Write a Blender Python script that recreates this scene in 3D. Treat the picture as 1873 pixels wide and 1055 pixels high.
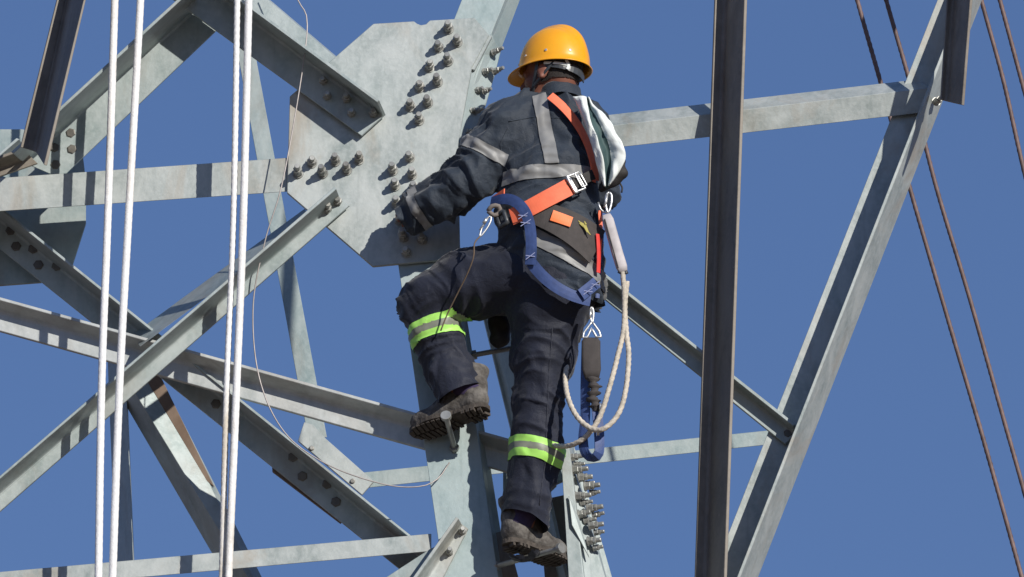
import bpy, bmesh, math, random
import numpy as np
from mathutils import Vector, Matrix
from mathutils.bvhtree import BVHTree
from mathutils.kdtree import KDTree

random.seed(7)
R = math.radians
for o in list(bpy.data.objects):
    bpy.data.objects.remove(o)
SC = bpy.context.scene
COL = SC.collection

# ------------------------------------------------------------------ camera
PITCH = R(20.0); DIST = 20.0; PXM = 0.0018
CAMZ = 1.6
cam_d = bpy.data.cameras.new('camera'); cam = bpy.data.objects.new('camera', cam_d); COL.objects.link(cam)
cam.location = (0, 0, CAMZ); cam.rotation_euler = (R(90) + PITCH, 0, 0)
cam_d.sensor_width = 36; cam_d.lens = 36 * DIST / (1873 * PXM); cam_d.clip_end = 5000; cam_d.clip_start = 0.5
SC.camera = cam
SC.render.resolution_x = 1024; SC.render.resolution_y = 577

# ------------------------------------------------------------------ sky and sun
SUN = Vector((0.52, -0.751, 0.408)).normalized()
w = bpy.data.worlds.new('World'); SC.world = w; w.use_nodes = True
nt = w.node_tree; nt.nodes.clear()
sk = nt.nodes.new('ShaderNodeTexSky'); sk.sky_type = 'NISHITA'; sk.sun_disc = False
sk.sun_elevation = math.asin(SUN.z); sk.sun_rotation = math.atan2(SUN.x, SUN.y)
sk.altitude = 300; sk.air_density = 1.0; sk.dust_density = 0.0; sk.ozone_density = 5.5
bg = nt.nodes.new('ShaderNodeBackground'); bg.inputs['Strength'].default_value = 0.084
ow = nt.nodes.new('ShaderNodeOutputWorld')
tint = nt.nodes.new('ShaderNodeMix'); tint.data_type = 'RGBA'; tint.blend_type = 'MULTIPLY'; tint.inputs[0].default_value = 1.0
tint.inputs[7].default_value = (1.06, 0.955, 1.02, 1)
nt.links.new(sk.outputs[0], tint.inputs[6]); 
even = nt.nodes.new('ShaderNodeMix'); even.data_type = 'RGBA'; even.inputs[0].default_value = 0.6
even.inputs[7].default_value = (1.09, 2.10, 4.75, 1)     # thin even haze-free blue over the whole dome
nt.links.new(tint.outputs[2], even.inputs[6]); nt.links.new(even.outputs[2], bg.inputs[0]); nt.links.new(bg.outputs[0], ow.inputs[0])
sl = bpy.data.lights.new('sun', 'SUN'); sl.energy = 4.4; sl.angle = R(0.5); sl.color = (1, 0.955, 0.88)
so = bpy.data.objects.new('sun', sl); COL.objects.link(so)
so.rotation_euler = (-SUN).to_track_quat('-Z', 'Y').to_euler()
so.location = (20, -30, 40)
SC.view_settings.view_transform = 'Standard'; SC.view_settings.look = 'None'
SC.view_settings.exposure = 0.0; SC.view_settings.gamma = 1.0; SC.view_settings.use_curve_mapping = False

# ------------------------------------------------------------------ pixel of the photograph -> point on the vertical plane dy metres behind the climber's
FWD = Vector((0, math.cos(PITCH), math.sin(PITCH))); CUP = Vector((0, -math.sin(PITCH), math.cos(PITCH)))
Y0 = DIST * math.cos(PITCH); CAMP = Vector((0, 0, CAMZ))
def ray(px, py):
    return FWD + Vector((1, 0, 0)) * ((px - 936.5) * PXM / DIST) + CUP * (-(py - 527.5) * PXM / DIST)
def P(px, py, dy=0.0):
    d = ray(px, py)
    return CAMP + d * ((Y0 + dy) / d.y)

# ------------------------------------------------------------------ materials
def newmat(name):
    m = bpy.data.materials.new(name); m.use_nodes = True
    n = m.node_tree; b = n.nodes['Principled BSDF']
    return m, n, b
def ramp(n, fac, stops):
    r = n.nodes.new('ShaderNodeValToRGB'); e = r.color_ramp.elements
    while len(e) < len(stops): e.new(0.5)
    for k, (p, c) in enumerate(stops):
        e[k].position = p; e[k].color = (*c, 1)
    n.links.new(fac, r.inputs[0]); return r.outputs[0]
def noise(n, scale, detail=4, rough=0.55, vec=None, dist=0.0):
    t = n.nodes.new('ShaderNodeTexNoise'); t.inputs['Scale'].default_value = scale
    t.inputs['Detail'].default_value = detail; t.inputs['Roughness'].default_value = rough
    t.inputs['Distortion'].default_value = dist
    if vec is None:
        g = n.nodes.new('ShaderNodeNewGeometry'); vec = g.outputs['Position']
    n.links.new(vec, t.inputs['Vector']); return t.outputs['Fac']
def bump(n, b, h, strength, dist):
    u = n.nodes.new('ShaderNodeBump'); u.inputs['Strength'].default_value = strength
    u.inputs['Distance'].default_value = dist
    n.links.new(h, u.inputs['Height']); n.links.new(u.outputs[0], b.inputs['Normal'])
def mix(n, fac, a, bb, mode='MIX'):
    x = n.nodes.new('ShaderNodeMix'); x.data_type = 'RGBA'; x.blend_type = mode
    if isinstance(fac, (int, float)): x.inputs[0].default_value = fac
    else: n.links.new(fac, x.inputs[0])
    for k, v in ((6, a), (7, bb)):
        if isinstance(v, tuple): x.inputs[k].default_value = (*v, 1)
        else: n.links.new(v, x.inputs[k])
    return x.outputs[2]

def galv(name, c0, c1, stain=(0.30, 0.27, 0.22), metal=0.25, rough=0.52, seed=0.0):
    m, n, b = newmat(name)
    g = n.nodes.new('ShaderNodeNewGeometry')
    mp = n.nodes.new('ShaderNodeMapping'); mp.inputs['Location'].default_value = (seed, seed * 2, 0)
    mp.inputs['Scale'].default_value = (1, 1, 0.55)
    n.links.new(g.outputs['Position'], mp.inputs['Vector'])
    f = noise(n, 9, 6, 0.62, mp.outputs[0], 0.6)
    col = ramp(n, f, [(0.33, c0), (0.62, c1)])
    f2 = noise(n, 55, 3, 0.6, g.outputs['Position'])
    col = mix(n, ramp(n, f2, [(0.42, (0, 0, 0)), (0.75, (0.5, 0.5, 0.5))]), col, tuple(x * 1.12 for x in c1))
    f3 = noise(n, 3.2, 5, 0.65, mp.outputs[0], 1.2)
    col = mix(n, ramp(n, f3, [(0.52, (0, 0, 0)), (0.72, (0.7, 0.7, 0.7))]), col, stain)
    mp2 = n.nodes.new('ShaderNodeMapping'); mp2.inputs['Scale'].default_value = (38, 38, 3.0)
    n.links.new(g.outputs['Position'], mp2.inputs['Vector'])
    f4 = noise(n, 1.0, 3, 0.6, mp2.outputs[0])
    col = mix(n, ramp(n, f4, [(0.60, (0, 0, 0)), (0.78, (0.3, 0.3, 0.3))]), col, tuple(x * 0.72 for x in c0))
    n.links.new(col, b.inputs['Base Color'])
    b.inputs['Metallic'].default_value = metal
    rr = n.nodes.new('ShaderNodeMapRange'); rr.inputs[3].default_value = rough - 0.1; rr.inputs[4].default_value = rough + 0.15
    n.links.new(f, rr.inputs[0]); n.links.new(rr.outputs[0], b.inputs['Roughness'])
    bump(n, b, f2, 0.16, 0.004)
    return m

def plain(name, c, rough=0.6, metal=0.0, var=0.15, scale=40, bmp=0.0, bscale=300, bdist=0.002, spec=None, sheen=0.0, coat=0.0):
    m, n, b = newmat(name)
    f = noise(n, scale, 4)
    n.links.new(ramp(n, f, [(0.3, tuple(max(0, x * (1 - var)) for x in c)), (0.7, tuple(x * (1 + var) for x in c))]), b.inputs['Base Color'])
    b.inputs['Roughness'].default_value = rough; b.inputs['Metallic'].default_value = metal
    if spec is not None: b.inputs['Specular IOR Level'].default_value = spec
    if sheen: b.inputs['Sheen Weight'].default_value = sheen
    if coat: b.inputs['Coat Weight'].default_value = coat; b.inputs['Coat Roughness'].default_value = 0.15
    if bmp: bump(n, b, noise(n, bscale, 2), bmp, bdist)
    return m

M_PLATE = galv('galvanised_plate', (0.27, 0.31, 0.30), (0.45, 0.48, 0.465), (0.36, 0.30, 0.23))
M_SUNLIT = galv('galvanised_sunlit', (0.38, 0.41, 0.40), (0.52, 0.54, 0.53), (0.32, 0.30, 0.27), seed=21.0)  # paler copy of the galvanised steel, sunlit brightness put into its colour
M_STEEL = galv('galvanised_steel', (0.26, 0.315, 0.31), (0.40, 0.445, 0.44), (0.27, 0.26, 0.23), seed=3.1)
M_FAR = galv('galvanised_steel_pale', (0.23, 0.30, 0.30), (0.36, 0.41, 0.40), (0.27, 0.27, 0.24), seed=7.7)
M_LEG = galv('galvanised_leg', (0.27, 0.345, 0.345), (0.37, 0.445, 0.445), (0.42, 0.46, 0.45), seed=11.3)
M_DULL = galv('dull_dark_steel', (0.165, 0.144, 0.118), (0.25, 0.22, 0.182), (0.13, 0.105, 0.08), metal=0.1, rough=0.6, seed=5.0)  # darker, browner base colour than the galvanised members
M_RUST = galv('rusted_steel', (0.14, 0.10, 0.075), (0.21, 0.15, 0.11), (0.13, 0.08, 0.05), metal=0.0, rough=0.8, seed=1.0)
M_BOLT = galv('bolt_steel', (0.28, 0.28, 0.26), (0.42, 0.42, 0.39), (0.16, 0.13, 0.10), metal=0.5, rough=0.4, seed=2.0)
M_BOLTD = galv('dark_bolt_steel', (0.10, 0.09, 0.08), (0.17, 0.16, 0.14), (0.08, 0.06, 0.05), metal=0.4, rough=0.5, seed=2.5)
M_ROPE = plain('white_rope', (0.88, 0.87, 0.86), 0.6, var=0.06, scale=25, bmp=0.5, bscale=160, bdist=0.004)
def ropemat():
    m, n, b = newmat('white_rope'); g = n.nodes.new('ShaderNodeNewGeometry')
    mp = n.nodes.new('ShaderNodeMapping'); mp.inputs['Scale'].default_value = (6, 6, 1.3); n.links.new(g.outputs['Position'], mp.inputs['Vector'])
    f = noise(n, 1.0, 5, 0.7, mp.outputs[0])
    c = ramp(n, f, [(0.36, (0.80, 0.80, 0.80)), (0.56, (0.88, 0.87, 0.86)), (0.68, (0.60, 0.54, 0.45))])
    c = mix(n, ramp(n, noise(n, 60, 4, 0.7), [(0.45, (0, 0, 0)), (0.8, (0.5, 0.5, 0.5))]), c, (0.55, 0.53, 0.50))
    n.links.new(c, b.inputs['Base Color']); b.inputs['Roughness'].default_value = 0.7
    bump(n, b, noise(n, 160, 3), 0.4, 0.004); return m
M_ROPE = ropemat()
M_CABLE = plain('brown_cable', (0.15, 0.095, 0.085), 0.6, var=0.3, scale=20)
M_WIRE = plain('grey_wire', (0.42, 0.38, 0.36), 0.5, metal=0.3)
M_CORD = plain('tan_cord', (0.17, 0.12, 0.08), 0.8)
M_TAN = plain('beige_rope', (0.56, 0.50, 0.41), 0.85, var=0.25, scale=60, bmp=0.5, bscale=200, bdist=0.003)
M_ORANGE = plain('orange_webbing', (0.92, 0.18, 0.08), 0.65, var=0.10, bmp=0.3, bscale=500, bdist=0.001)
M_BLUE = plain('blue_webbing', (0.042, 0.075, 0.21), 0.6, var=0.2, bmp=0.3, bscale=500, bdist=0.001)
M_STITCH = plain('stitching', (0.30, 0.33, 0.52), 0.7)
M_BLACK = plain('black_fabric', (0.030, 0.027, 0.026), 0.75, var=0.25, bmp=0.3)
M_BLACK2 = plain('black_belt', (0.055, 0.047, 0.044), 0.8, var=0.2, bmp=0.3)
M_SILVER = plain('polished_metal', (0.72, 0.72, 0.70), 0.38, metal=0.8, var=0.05)
M_GREYTAPE = plain('grey_reflective_tape', (0.25, 0.25, 0.245), 0.5, var=0.12, scale=18)
M_LIME = plain('lime_reflective_tape', (0.42, 0.82, 0.15), 0.5, var=0.12, scale=20)
M_GREYT2 = plain('grey_trouser_tape', (0.22, 0.23, 0.18), 0.5, var=0.1)
M_SKIN = plain('skin', (0.22, 0.085, 0.055), 0.55, var=0.15, scale=25)
M_HAIR = plain('short_dark_hair', (0.035, 0.028, 0.025), 0.8, var=0.3, scale=200, bmp=0.8, bscale=400, bdist=0.004)
M_SOCK = plain('purple_sock', (0.05, 0.035, 0.09), 0.9, bmp=0.4)
M_WHITE = plain('white_trim', (0.80, 0.84, 0.81), 0.6, var=0.06, scale=14)
M_TEAL = plain('dark_teal_cloth', (0.045, 0.085, 0.085), 0.7, var=0.2, scale=15)
M_PACK = plain('pale_sleeve', (0.50, 0.46, 0.46), 0.6, var=0.15, scale=30)
M_YEL = plain('yellow_thread', (0.38, 0.33, 0.08), 0.7)
M_PLASTIC = plain('dark_plastic', (0.05, 0.055, 0.06), 0.35)
M_GROUND = plain('dry_earth', (0.19, 0.135, 0.09), 0.95, var=0.25, scale=0.4)

def fabric(name, c, c2):
    m, n, b = newmat(name)
    f = noise(n, 7, 5)
    n.links.new(ramp(n, f, [(0.3, c), (0.7, c2)]), b.inputs['Base Color'])
    b.inputs['Roughness'].default_value = 0.62; b.inputs['Specular IOR Level'].default_value = 0.35
    b.inputs['Sheen Weight'].default_value = 0.15; b.inputs['Sheen Roughness'].default_value = 0.5
    a = n.nodes.new('ShaderNodeMath'); a.operation = 'ADD'
    n.links.new(noise(n, 420, 2), a.inputs[0])
    q = n.nodes.new('ShaderNodeMath'); q.operation = 'MULTIPLY'; q.inputs[1].default_value = 3.0
    n.links.new(noise(n, 38, 5, 0.6, None, 0.8), q.inputs[0]); n.links.new(q.outputs[0], a.inputs[1])
    bump(n, b, a.outputs[0], 0.35, 0.004)
    return m
M_JACKET = fabric('navy_grey_jacket_cloth', (0.018, 0.026, 0.040), (0.028, 0.040, 0.058))
M_TROUS = fabric('navy_trouser_cloth', (0.009, 0.0115, 0.023), (0.015, 0.0185, 0.036))

def helmetmat():
    m, n, b = newmat('yellow_helmet_plastic')
    f = noise(n, 12, 5)
    n.links.new(ramp(n, f, [(0.3, (0.88, 0.36, 0.008)), (0.7, (0.93, 0.42, 0.012))]), b.inputs['Base Color'])
    sc = mix(n, ramp(n, noise(n, 70, 6, .75, None, 2.0), [(0.60, (0, 0, 0)), (0.72, (.55, .55, .55))]), b.inputs['Base Color'].links[0].from_socket, (0.50, 0.26, 0.04)); n.links.new(sc, b.inputs['Base Color'])
    rr = n.nodes.new('ShaderNodeMapRange'); rr.inputs[3].default_value = .2; rr.inputs[4].default_value = .5; n.links.new(noise(n, 30, 6, .7), rr.inputs[0]); n.links.new(rr.outputs[0], b.inputs['Roughness'])
    b.inputs['Coat Weight'].default_value = 0.3
    bump(n, b, noise(n, 60, 3), 0.05, 0.003)
    return m
M_HELM = helmetmat()
def bootmat():
    m, n, b = newmat('dusty_boot_leather')
    f = noise(n, 28, 6, 0.65, None, 0.5)
    n.links.new(ramp(n, f, [(0.3, (0.040, 0.033, 0.028)), (0.5, (0.11, 0.10, 0.09)), (0.72, (0.21, 0.195, 0.175))]), b.inputs['Base Color'])
    b.inputs['Roughness'].default_value = 0.85
    bump(n, b, noise(n, 90, 4), 0.6, 0.006)
    return m
M_BOOT = bootmat()
M_SOLE = plain('dirty_rubber_sole', (0.070, 0.058, 0.048), 0.9, var=0.45, scale=40, bmp=0.7, bscale=90, bdist=0.006)

# ------------------------------------------------------------------ object helpers
def wloc(o):
    v = Vector((0, 0, 0))
    while o is not None:
        v += Vector(o.location); o = o.parent
    return v
def mk(name, verts, faces, mat, parent=None, origin=None, smooth=False, mats=None, midx=None, solid=0.0):
    off = wloc(parent) if parent is not None else (Vector(origin) if origin is not None else Vector((0, 0, 0)))
    V = np.asarray([tuple(v) for v in verts], dtype=float) if not isinstance(verts, np.ndarray) else verts
    V = V - np.array(off)
    me = bpy.data.meshes.new(name)
    me.from_pydata(V.tolist(), [], [tuple(int(i) for i in f) for f in faces]); me.update()
    for mm in (mats or [mat]): me.materials.append(mm)
    if midx is not None: me.polygons.foreach_set('material_index', np.asarray(midx, dtype=np.int32))
    bm = bmesh.new(); bm.from_mesh(me); bmesh.ops.recalc_face_normals(bm, faces=bm.faces)
    if solid:
        bmesh.ops.solidify(bm, geom=bm.faces[:], thickness=solid)
    for f in bm.faces: f.smooth = smooth
    bm.to_mesh(me); bm.free()
    o = bpy.data.objects.new(name, me); COL.objects.link(o)
    if parent is not None: o.parent = parent
    else: o.location = off
    return o
def tag(o, label=None, cat=None, group=None, kind=None):
    if label: o['label'] = label
    if cat: o['category'] = cat
    if group: o['group'] = group
    if kind: o['kind'] = kind
    return o
def empty(name, loc):
    o = bpy.data.objects.new(name, None); o.location = loc; o.empty_display_size = 0.1; COL.objects.link(o); return o

def catmull(pts, step=0.02):
    pts = [Vector(p) for p in pts]
    if len(pts) < 3:
        n = max(2, int((pts[1] - pts[0]).length / step)); return [pts[0].lerp(pts[1], i / n) for i in range(n + 1)]
    ex = [pts[0] * 2 - pts[1]] + pts + [pts[-1] * 2 - pts[-2]]
    out = []
    for i in range(1, len(ex) - 2):
        a, b, c, d = ex[i - 1:i + 3]; n = max(2, int((c - b).length / step))
        for k in range(n):
            t = k / n
            out.append(0.5 * ((2 * b) + (c - a) * t + (2 * a - 5 * b + 4 * c - d) * t * t + (3 * b - a - 3 * c + d) * t ** 3))
    out.append(pts[-1]); return out
def tube_geo(path, r, seg=10, twist=None, base=0):
    V = []; F = []; n = len(path); up = Vector((0.3, 1, 0.2)).normalized(); L = 0
    for i, p in enumerate(path):
        t = (path[min(i + 1, n - 1)] - path[max(i - 1, 0)]).normalized()
        u = (up - t * up.dot(t)).normalized(); up = u; v = t.cross(u)
        if i: L += (p - path[i - 1]).length
        for k in range(seg):
            a = 2 * math.pi * k / seg
            rr = r if twist is None else r * (1 + twist[0] * math.cos(twist[2] * a - L * twist[1]))
            V.append(p + u * (math.cos(a) * rr) + v * (math.sin(a) * rr))
    for i in range(n - 1):
        for k in range(seg):
            k2 = (k + 1) % seg
            F.append((base + i * seg + k, base + i * seg + k2, base + (i + 1) * seg + k2, base + (i + 1) * seg + k))
    F.append(tuple(base + k for k in range(seg))[::-1]); F.append(tuple(base + (n - 1) * seg + k for k in range(seg)))
    return V, F
def tube(name, pts, r, mat, parent=None, origin=None, step=0.02, seg=10, twist=None):
    V, F = tube_geo(catmull(pts, step), r, seg, twist)
    return mk(name, V, F, mat, parent, origin, smooth=True)

def bevelled(o, w=0.0015):
    bm = bmesh.new(); bm.from_mesh(o.data)
    es = [e for e in bm.edges if len(e.link_faces) == 2 and e.calc_face_angle(0) > 0.6]
    bmesh.ops.bevel(bm, geom=es, offset=w, segments=1, affect='EDGES', profile=0.5)
    bm.to_mesh(o.data); bm.free(); return o

# steel angle: heel line H, flange edges A and B
def angle(name, H, A, B, mat, parent, e0=0.0, e1=0.0, t=0.011):
    H = [P(*h) for h in H]; A = [P(*a) for a in A]; B = [P(*b) for b in B]
    def ext(L):
        d = L[1] - L[0]; return [L[0] - d * e0, L[1] + d * e1]
    H, A, B = ext(H), ext(A), ext(B)
    V = []
    for k in (0, 1):
        h, a, b = H[k], A[k], B[k]
        u = (a - h); v = (b - h); lu = u.length; lv = v.length; u.normalize(); v.normalize()
        s = max(0.35, u.cross(v).length); ti = t / s
        ru = u * ti; rv = v * ti; f = t * 0.9
        V += [h, a, a + rv, h + ru + rv + u * f, h + (ru + rv) + (u + v) * f * 0.3, h + ru + rv + v * f, b + ru, b]
    n = 8; F = [(i, (i + 1) % n, n + (i + 1) % n, n + i) for i in range(n)]
    F += [(0, 1, 2, 3, 4), (0, 4, 5, 6, 7), (8, 12, 11, 10, 9), (8, 15, 14, 13, 12)]
    # subdivide lengthwise for a hint of waviness-free but shaded length
    o = mk(name, V, F, mat, parent)
    return bevelled(o)
def slab(name, poly, mat, parent, t=0.012, bev=0.0015, tdir=(0, 1, 0)):
    pts = [P(*p) for p in poly]; n = len(pts); td = Vector(tdir) * t
    V = pts + [p + td for p in pts]
    F = [tuple(range(n)), tuple(range(2 * n - 1, n - 1, -1))] + [(i, n + i, n + (i + 1) % n, (i + 1) % n) for i in range(n)]
    o = mk(name, V, F, mat, parent)
    return bevelled(o, bev) if bev else o

# ------------------------------------------------------------------ ground
g = mk('ground', [(-1500, -1500, 0), (1500, -1500, 0), (1500, 1500, 0), (-1500, 1500, 0)], [(0, 1, 2, 3)], M_GROUND)
tag(g, kind='structure')

# ------------------------------------------------------------------ the tower
tower = empty('lattice_tower', (0.2, Y0 + 0.35, 0.0))
tag(tower, 'galvanised steel lattice tower of bolted angle bars which the helmeted worker is climbing', 'tower')
plate = slab('gusset_plate', [(683, 43, .30), (757, 38.5, .30), (763, 43, .30), (770, 45.5, .30), (779, 44, .30), (786, 37, .30), (868, 32, .30), (895, 64, .30), (863, 124, .30), (848, 205, .30), (838, 265, .30),
                              (842, 472, .30), (682, 487, .30), (525, 352, .30), (530, 176, .30)], M_PLATE, tower, 0.014, 0.002)
tag(plate, 'large pale eight sided plate with rows of nuts beside the climber')

def hexprism(r, z0, z1, rot=0.0, seg=6, base=0, top=0.85):
    V = []; F = []
    for z, q in ((z0, 1.0), (z1 - (z1 - z0) * 0.12, 1.0), (z1, top)):
        V += [(r * q * math.cos(rot + 2 * math.pi * k / seg), r * q * math.sin(rot + 2 * math.pi * k / seg), z) for k in range(seg)]
    for lv in range(2):
        for k in range(seg):
            F.append((base + lv * seg + k, base + lv * seg + (k + 1) % seg, base + (lv + 1) * seg + (k + 1) % seg, base + (lv + 1) * seg + k))
    F.append(tuple(base + k for k in range(seg))[::-1]); F.append(tuple(base + 2 * seg + k for k in range(seg)))
    return V, F
def boltmesh(kind):
    V = []; F = []
    def add(*a, **k):
        v, f = hexprism(*a, base=len(V), **k); V.extend(v); F.extend(f)
    if kind == 'nut':       # washer, nut, locknut and thread end
        add(0.0215, 0.0, 0.004, seg=20, top=1.0); add(0.0180, 0.004, 0.021); add(0.0165, 0.0225, 0.031, rot=0.4); add(0.0105, 0.031, 0.050, seg=14)
    else:                   # bolt head
        add(0.0200, 0.0, 0.003, seg=20, top=1.0); add(0.0180, 0.003, 0.016, rot=0.2, top=0.8)
    me = bpy.data.meshes.new('bolt'); me.from_pydata(V, [], F); me.update(); return me
ME = {}
for k, m in (('nut', M_BOLT), ('head', M_BOLTD), ('plain', M_BOLT)):
    ME[k] = boltmesh('nut' if k == 'nut' else 'head'); ME[k].materials.append(m)
def bolt(px, py, dy, parent, kind='nut', n=(0, -1, 0), s=1.0):
    o = bpy.data.objects.new('bolt', ME[kind]); COL.objects.link(o); o.parent = parent
    o.location = P(px, py, dy) - wloc(parent)
    q = (Vector(n).normalized() + Vector([random.uniform(-.07, .07) for _ in range(3)])).to_track_quat('Z', 'Y')
    o.rotation_euler = (q.to_matrix() @ Matrix.Rotation(random.uniform(0, 1.0), 3, 'Z')).to_euler()
    o.scale = (s, s, s * (random.uniform(1.05, 1.5) if kind == 'nut' else 1))
    return o
# nuts of the big plate: photographed tip positions, moved to the foot of each bolt
for x, y in [(820, 48), (836, 72), (802, 82), (819, 107), (785, 118), (800, 145), (767, 155), (782, 183), (750, 190), (766, 215),
             (570, 293), (613, 290), (656, 287), (545, 312), (590, 312), (634, 306),
             (749, 283), (718, 307), (753, 315), (722, 335), (757, 340), (725, 367), (731, 397), (737, 428), (772, 433), (743, 457)]:
    bolt(x, y + 5, .30, plate, s=0.92)

# diagonal that comes down onto the plate from the upper left
m2 = angle('brace', [(347, -55, .285), (706, 210, .285)], [(300, -12, .285), (662, 250, .285)], [(335, -82, .135), (694, 183, .135)], M_STEEL, tower, e0=1.5)
for x, y in [(592, 150), (598, 178), (634, 184), (643, 209), (682, 210)]: bolt(x, y, .285, m2, 'nut', s=0.85)
m2b = angle('brace', [(430, -52, .335), (640, 127, .335)], [(386, 0, .335), (600, 177, .335)], [(430, -55, .44), (640, 124, .44)], M_STEEL, tower, e0=1.5)
# lit diagonal, upper left
m3 = angle('brace', [(352, 14, .40), (40, 296, .40)], [(402, 51, .40), (112, 327, .40)], [(325, -2, .12), (20, 278, .12)], M_STEEL, tower, e0=0.05)
for x, y in [(130, 245), (100, 272), (132, 275), (102, 303)]: bolt(x, y, .40, m3, 'head', s=0.95)
# dark angle, far upper left
m4 = angle('brace', [(125, 0, .03), (70, 278, .03)], [(103, 0, .01), (37, 268, .01)], [(157, 0, -.19), (86, 303, -.19)], M_DULL, tower, e0=1.5)
# far left gusset and the short pieces that meet there
pl2 = slab('gusset_plate', [(-60, 236, .62), (42, 236, .62), (110, 260, .62), (152, 288, .62), (157, 330, .62), (157, 408, .62), (133, 483, .62), (75, 516, .62), (-60, 526, .62)], M_FAR, tower)
angle('brace', [(-60, 345, .50), (38, 262, .50)], [(-60, 362, .50), (52, 268, .50)], [(-60, 330, .44), (30, 252, .44)], M_STEEL, tower)
angle('brace', [(-60, 322, .36), (52, 282, .36)], [(-60, 345, .36), (70, 300, .36)], [(-60, 306, .28), (40, 270, .28)], M_DULL, tower)
# left crossbar
m5 = angle('crossbar', [(-10, 326, .315), (662, 279, .315)], [(-10, 387, .315), (662, 341, .315)], [(-10, 326, .42), (662, 279, .42)], M_PLATE, tower, e0=0.5)
# long rising diagonal bolted on the plate foot, its twin behind
m6 = angle('brace', [(618, 360, .285), (0, 898, .285)], [(640, 377, .285), (0, 937, .285)], [(611, 342, .145), (0, 870, .145)], M_STEEL, tower, e1=0.6)
for x, y in [(598, 386), (618, 371)]: bolt(x, y, .285, m6, 'nut', s=0.9)
m7 = angle('brace', [(556, 383, .52), (240, 614, .52)], [(570, 400, .33), (256, 634, .33)], [(558, 381, .58), (242, 612, .58)], M_STEEL, tower)
# long falling member
m8 = angle('brace', [(0, 567, .43), (1000, 845, .43)], [(0, 608, .43), (1000, 886, .43)], [(0, 543, .355), (1000, 821, .355)], M_SUNLIT, tower, e0=0.5)
# falling diagonal behind it
m9 = angle('brace', [(0, 396, .56), (790, 1029, .56)], [(-10, 448, .56), (790, 1089, .56)], [(0, 377, .41), (790, 1010, .41)], M_STEEL, tower, e0=0.4, e1=0.5)
for x, y in [(20, 424), (30, 453), (61, 457), (71, 487), (104, 489), (395, 741), (536, 838), (553, 873), (598, 887), (615, 920)]: bolt(x, y, .56, m9, 'head', s=1.0)
slab('splice_plate', [(495, 800, .575), (498, 862, .575), (623, 957, .575), (640, 930, .575)], M_RUST, tower)
# far light brace, its end plate and the far crossbar
m10 = angle('brace', [(424, 40, 2.5), (563, 800, 2.5)], [(456, 40, 2.5), (598, 800, 2.5)], [(424, 40, 2.6), (563, 800, 2.6)], M_FAR, tower, e0=0.2)
pl3 = slab('gusset_plate', [(556, 772, 2.42), (572, 776, 2.42), (596, 802, 2.42), (684, 880, 2.42), (662, 905, 2.42), (545, 806, 2.42)], M_PLATE, tower)
bolt(570, 820, 2.42, pl3, 'plain', s=0.5); bolt(645, 880, 2.42, pl3, 'plain', s=0.5)
m12 = angle('crossbar', [(655, 865, 2.45), (1425, 785, 2.45)], [(655, 894, 2.45), (1425, 811, 2.45)], [(655, 865, 2.54), (1425, 785, 2.54)], M_FAR, tower)
# bottom crossbar
m13 = angle('crossbar', [(0, 1046, .36), (789, 976, .36)], [(0, 1079, .36), (789, 1008, .36)], [(0, 1046, .45), (789, 976, .45)], M_PLATE, tower, e0=0.4)
# diagonal falling from the hub, with rusty far flange
m14 = angle('brace', [(243, 712, .83), (398, 965, .83)], [(222, 728, .96), (376, 992, .96)], [(283, 669, .88), (446, 990, .88)], M_STEEL, tower, e1=0.6)
slab('stiffener', [(268, 695, .855), (290, 680, .855), (392, 890, .855), (378, 880, .855)], M_RUST, tower, 0.008)
m15 = angle('brace', [(229, 660, .92), (245, 1055, .92)], [(197, 660, 1.04), (212, 1055, 1.04)], [(231, 660, 1.02), (247, 1055, 1.02)], M_STEEL, tower, e1=0.5)
# lower main leg
leg = angle('leg', [(800, 290, .32), (912, 1060, .32)], [(700, 290, .32), (812, 1060, .32)], [(808, 290, .44), (930, 1060, .44)], M_LEG, tower, e1=1.2, t=0.014)
tag(leg, 'wide pale lower leg bar under the climber with a step bolt')
# upper main leg, bent the other way
leg2 = angle('leg', [(925, -5, .322), (815, 270, .322)], [(846, -5, .322), (738, 270, .322)], [(953, -5, .41), (848, 270, .41)], M_LEG, tower, e0=2.0, t=0.014)
sp = slab('splice_plate', [(899, 60, .315), (905, 75, .335), (916, 92, .37), (905, 135, .37), (890, 186, .37), (868, 258, .37), (838, 262, .315), (848, 205, .315), (863, 124, .315)], M_LEG, tower, 0.012)
for x, y in [(902, 96), (886, 131), (903, 131), (868, 167), (885, 167), (856, 204), (869, 204), (850, 242), (862, 240)]: bolt(x, y, .345, sp, 'nut', n=(0.85, -0.75, 0.1), s=0.62)
slab('splice_plate', [(893, 62, .305), (900, 66, .305), (868, 128, .305), (861, 126, .305)], M_PLATE, tower, 0.02)
# short lit angle and dark plate at the foot
m29 = angle('brace', [(841, 957, .305), (770, 1066, .305)], [(857, 968, .305), (800, 1080, .305)], [(834, 945, .22), (755, 1056, .22)], M_PLATE, tower, e1=1.0)
for x, y in [(845, 974), (822, 1012)]: bolt(x, y, .303, m29, 'nut', s=0.72)
slab('gusset_plate', [(690, 1066, .345), (786, 1004, .345), (812, 992, .345), (828, 1100, .345)], M_FAR, tower)
# brace behind the climber's legs
m19 = angle('brace', [(875, 500, .60), (1013, 1060, .60)], [(863, 500, .60), (1000, 1060, .60)], [(917, 500, .44), (1042, 1060, .44)], M_STEEL, tower, e1=0.4)
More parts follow.
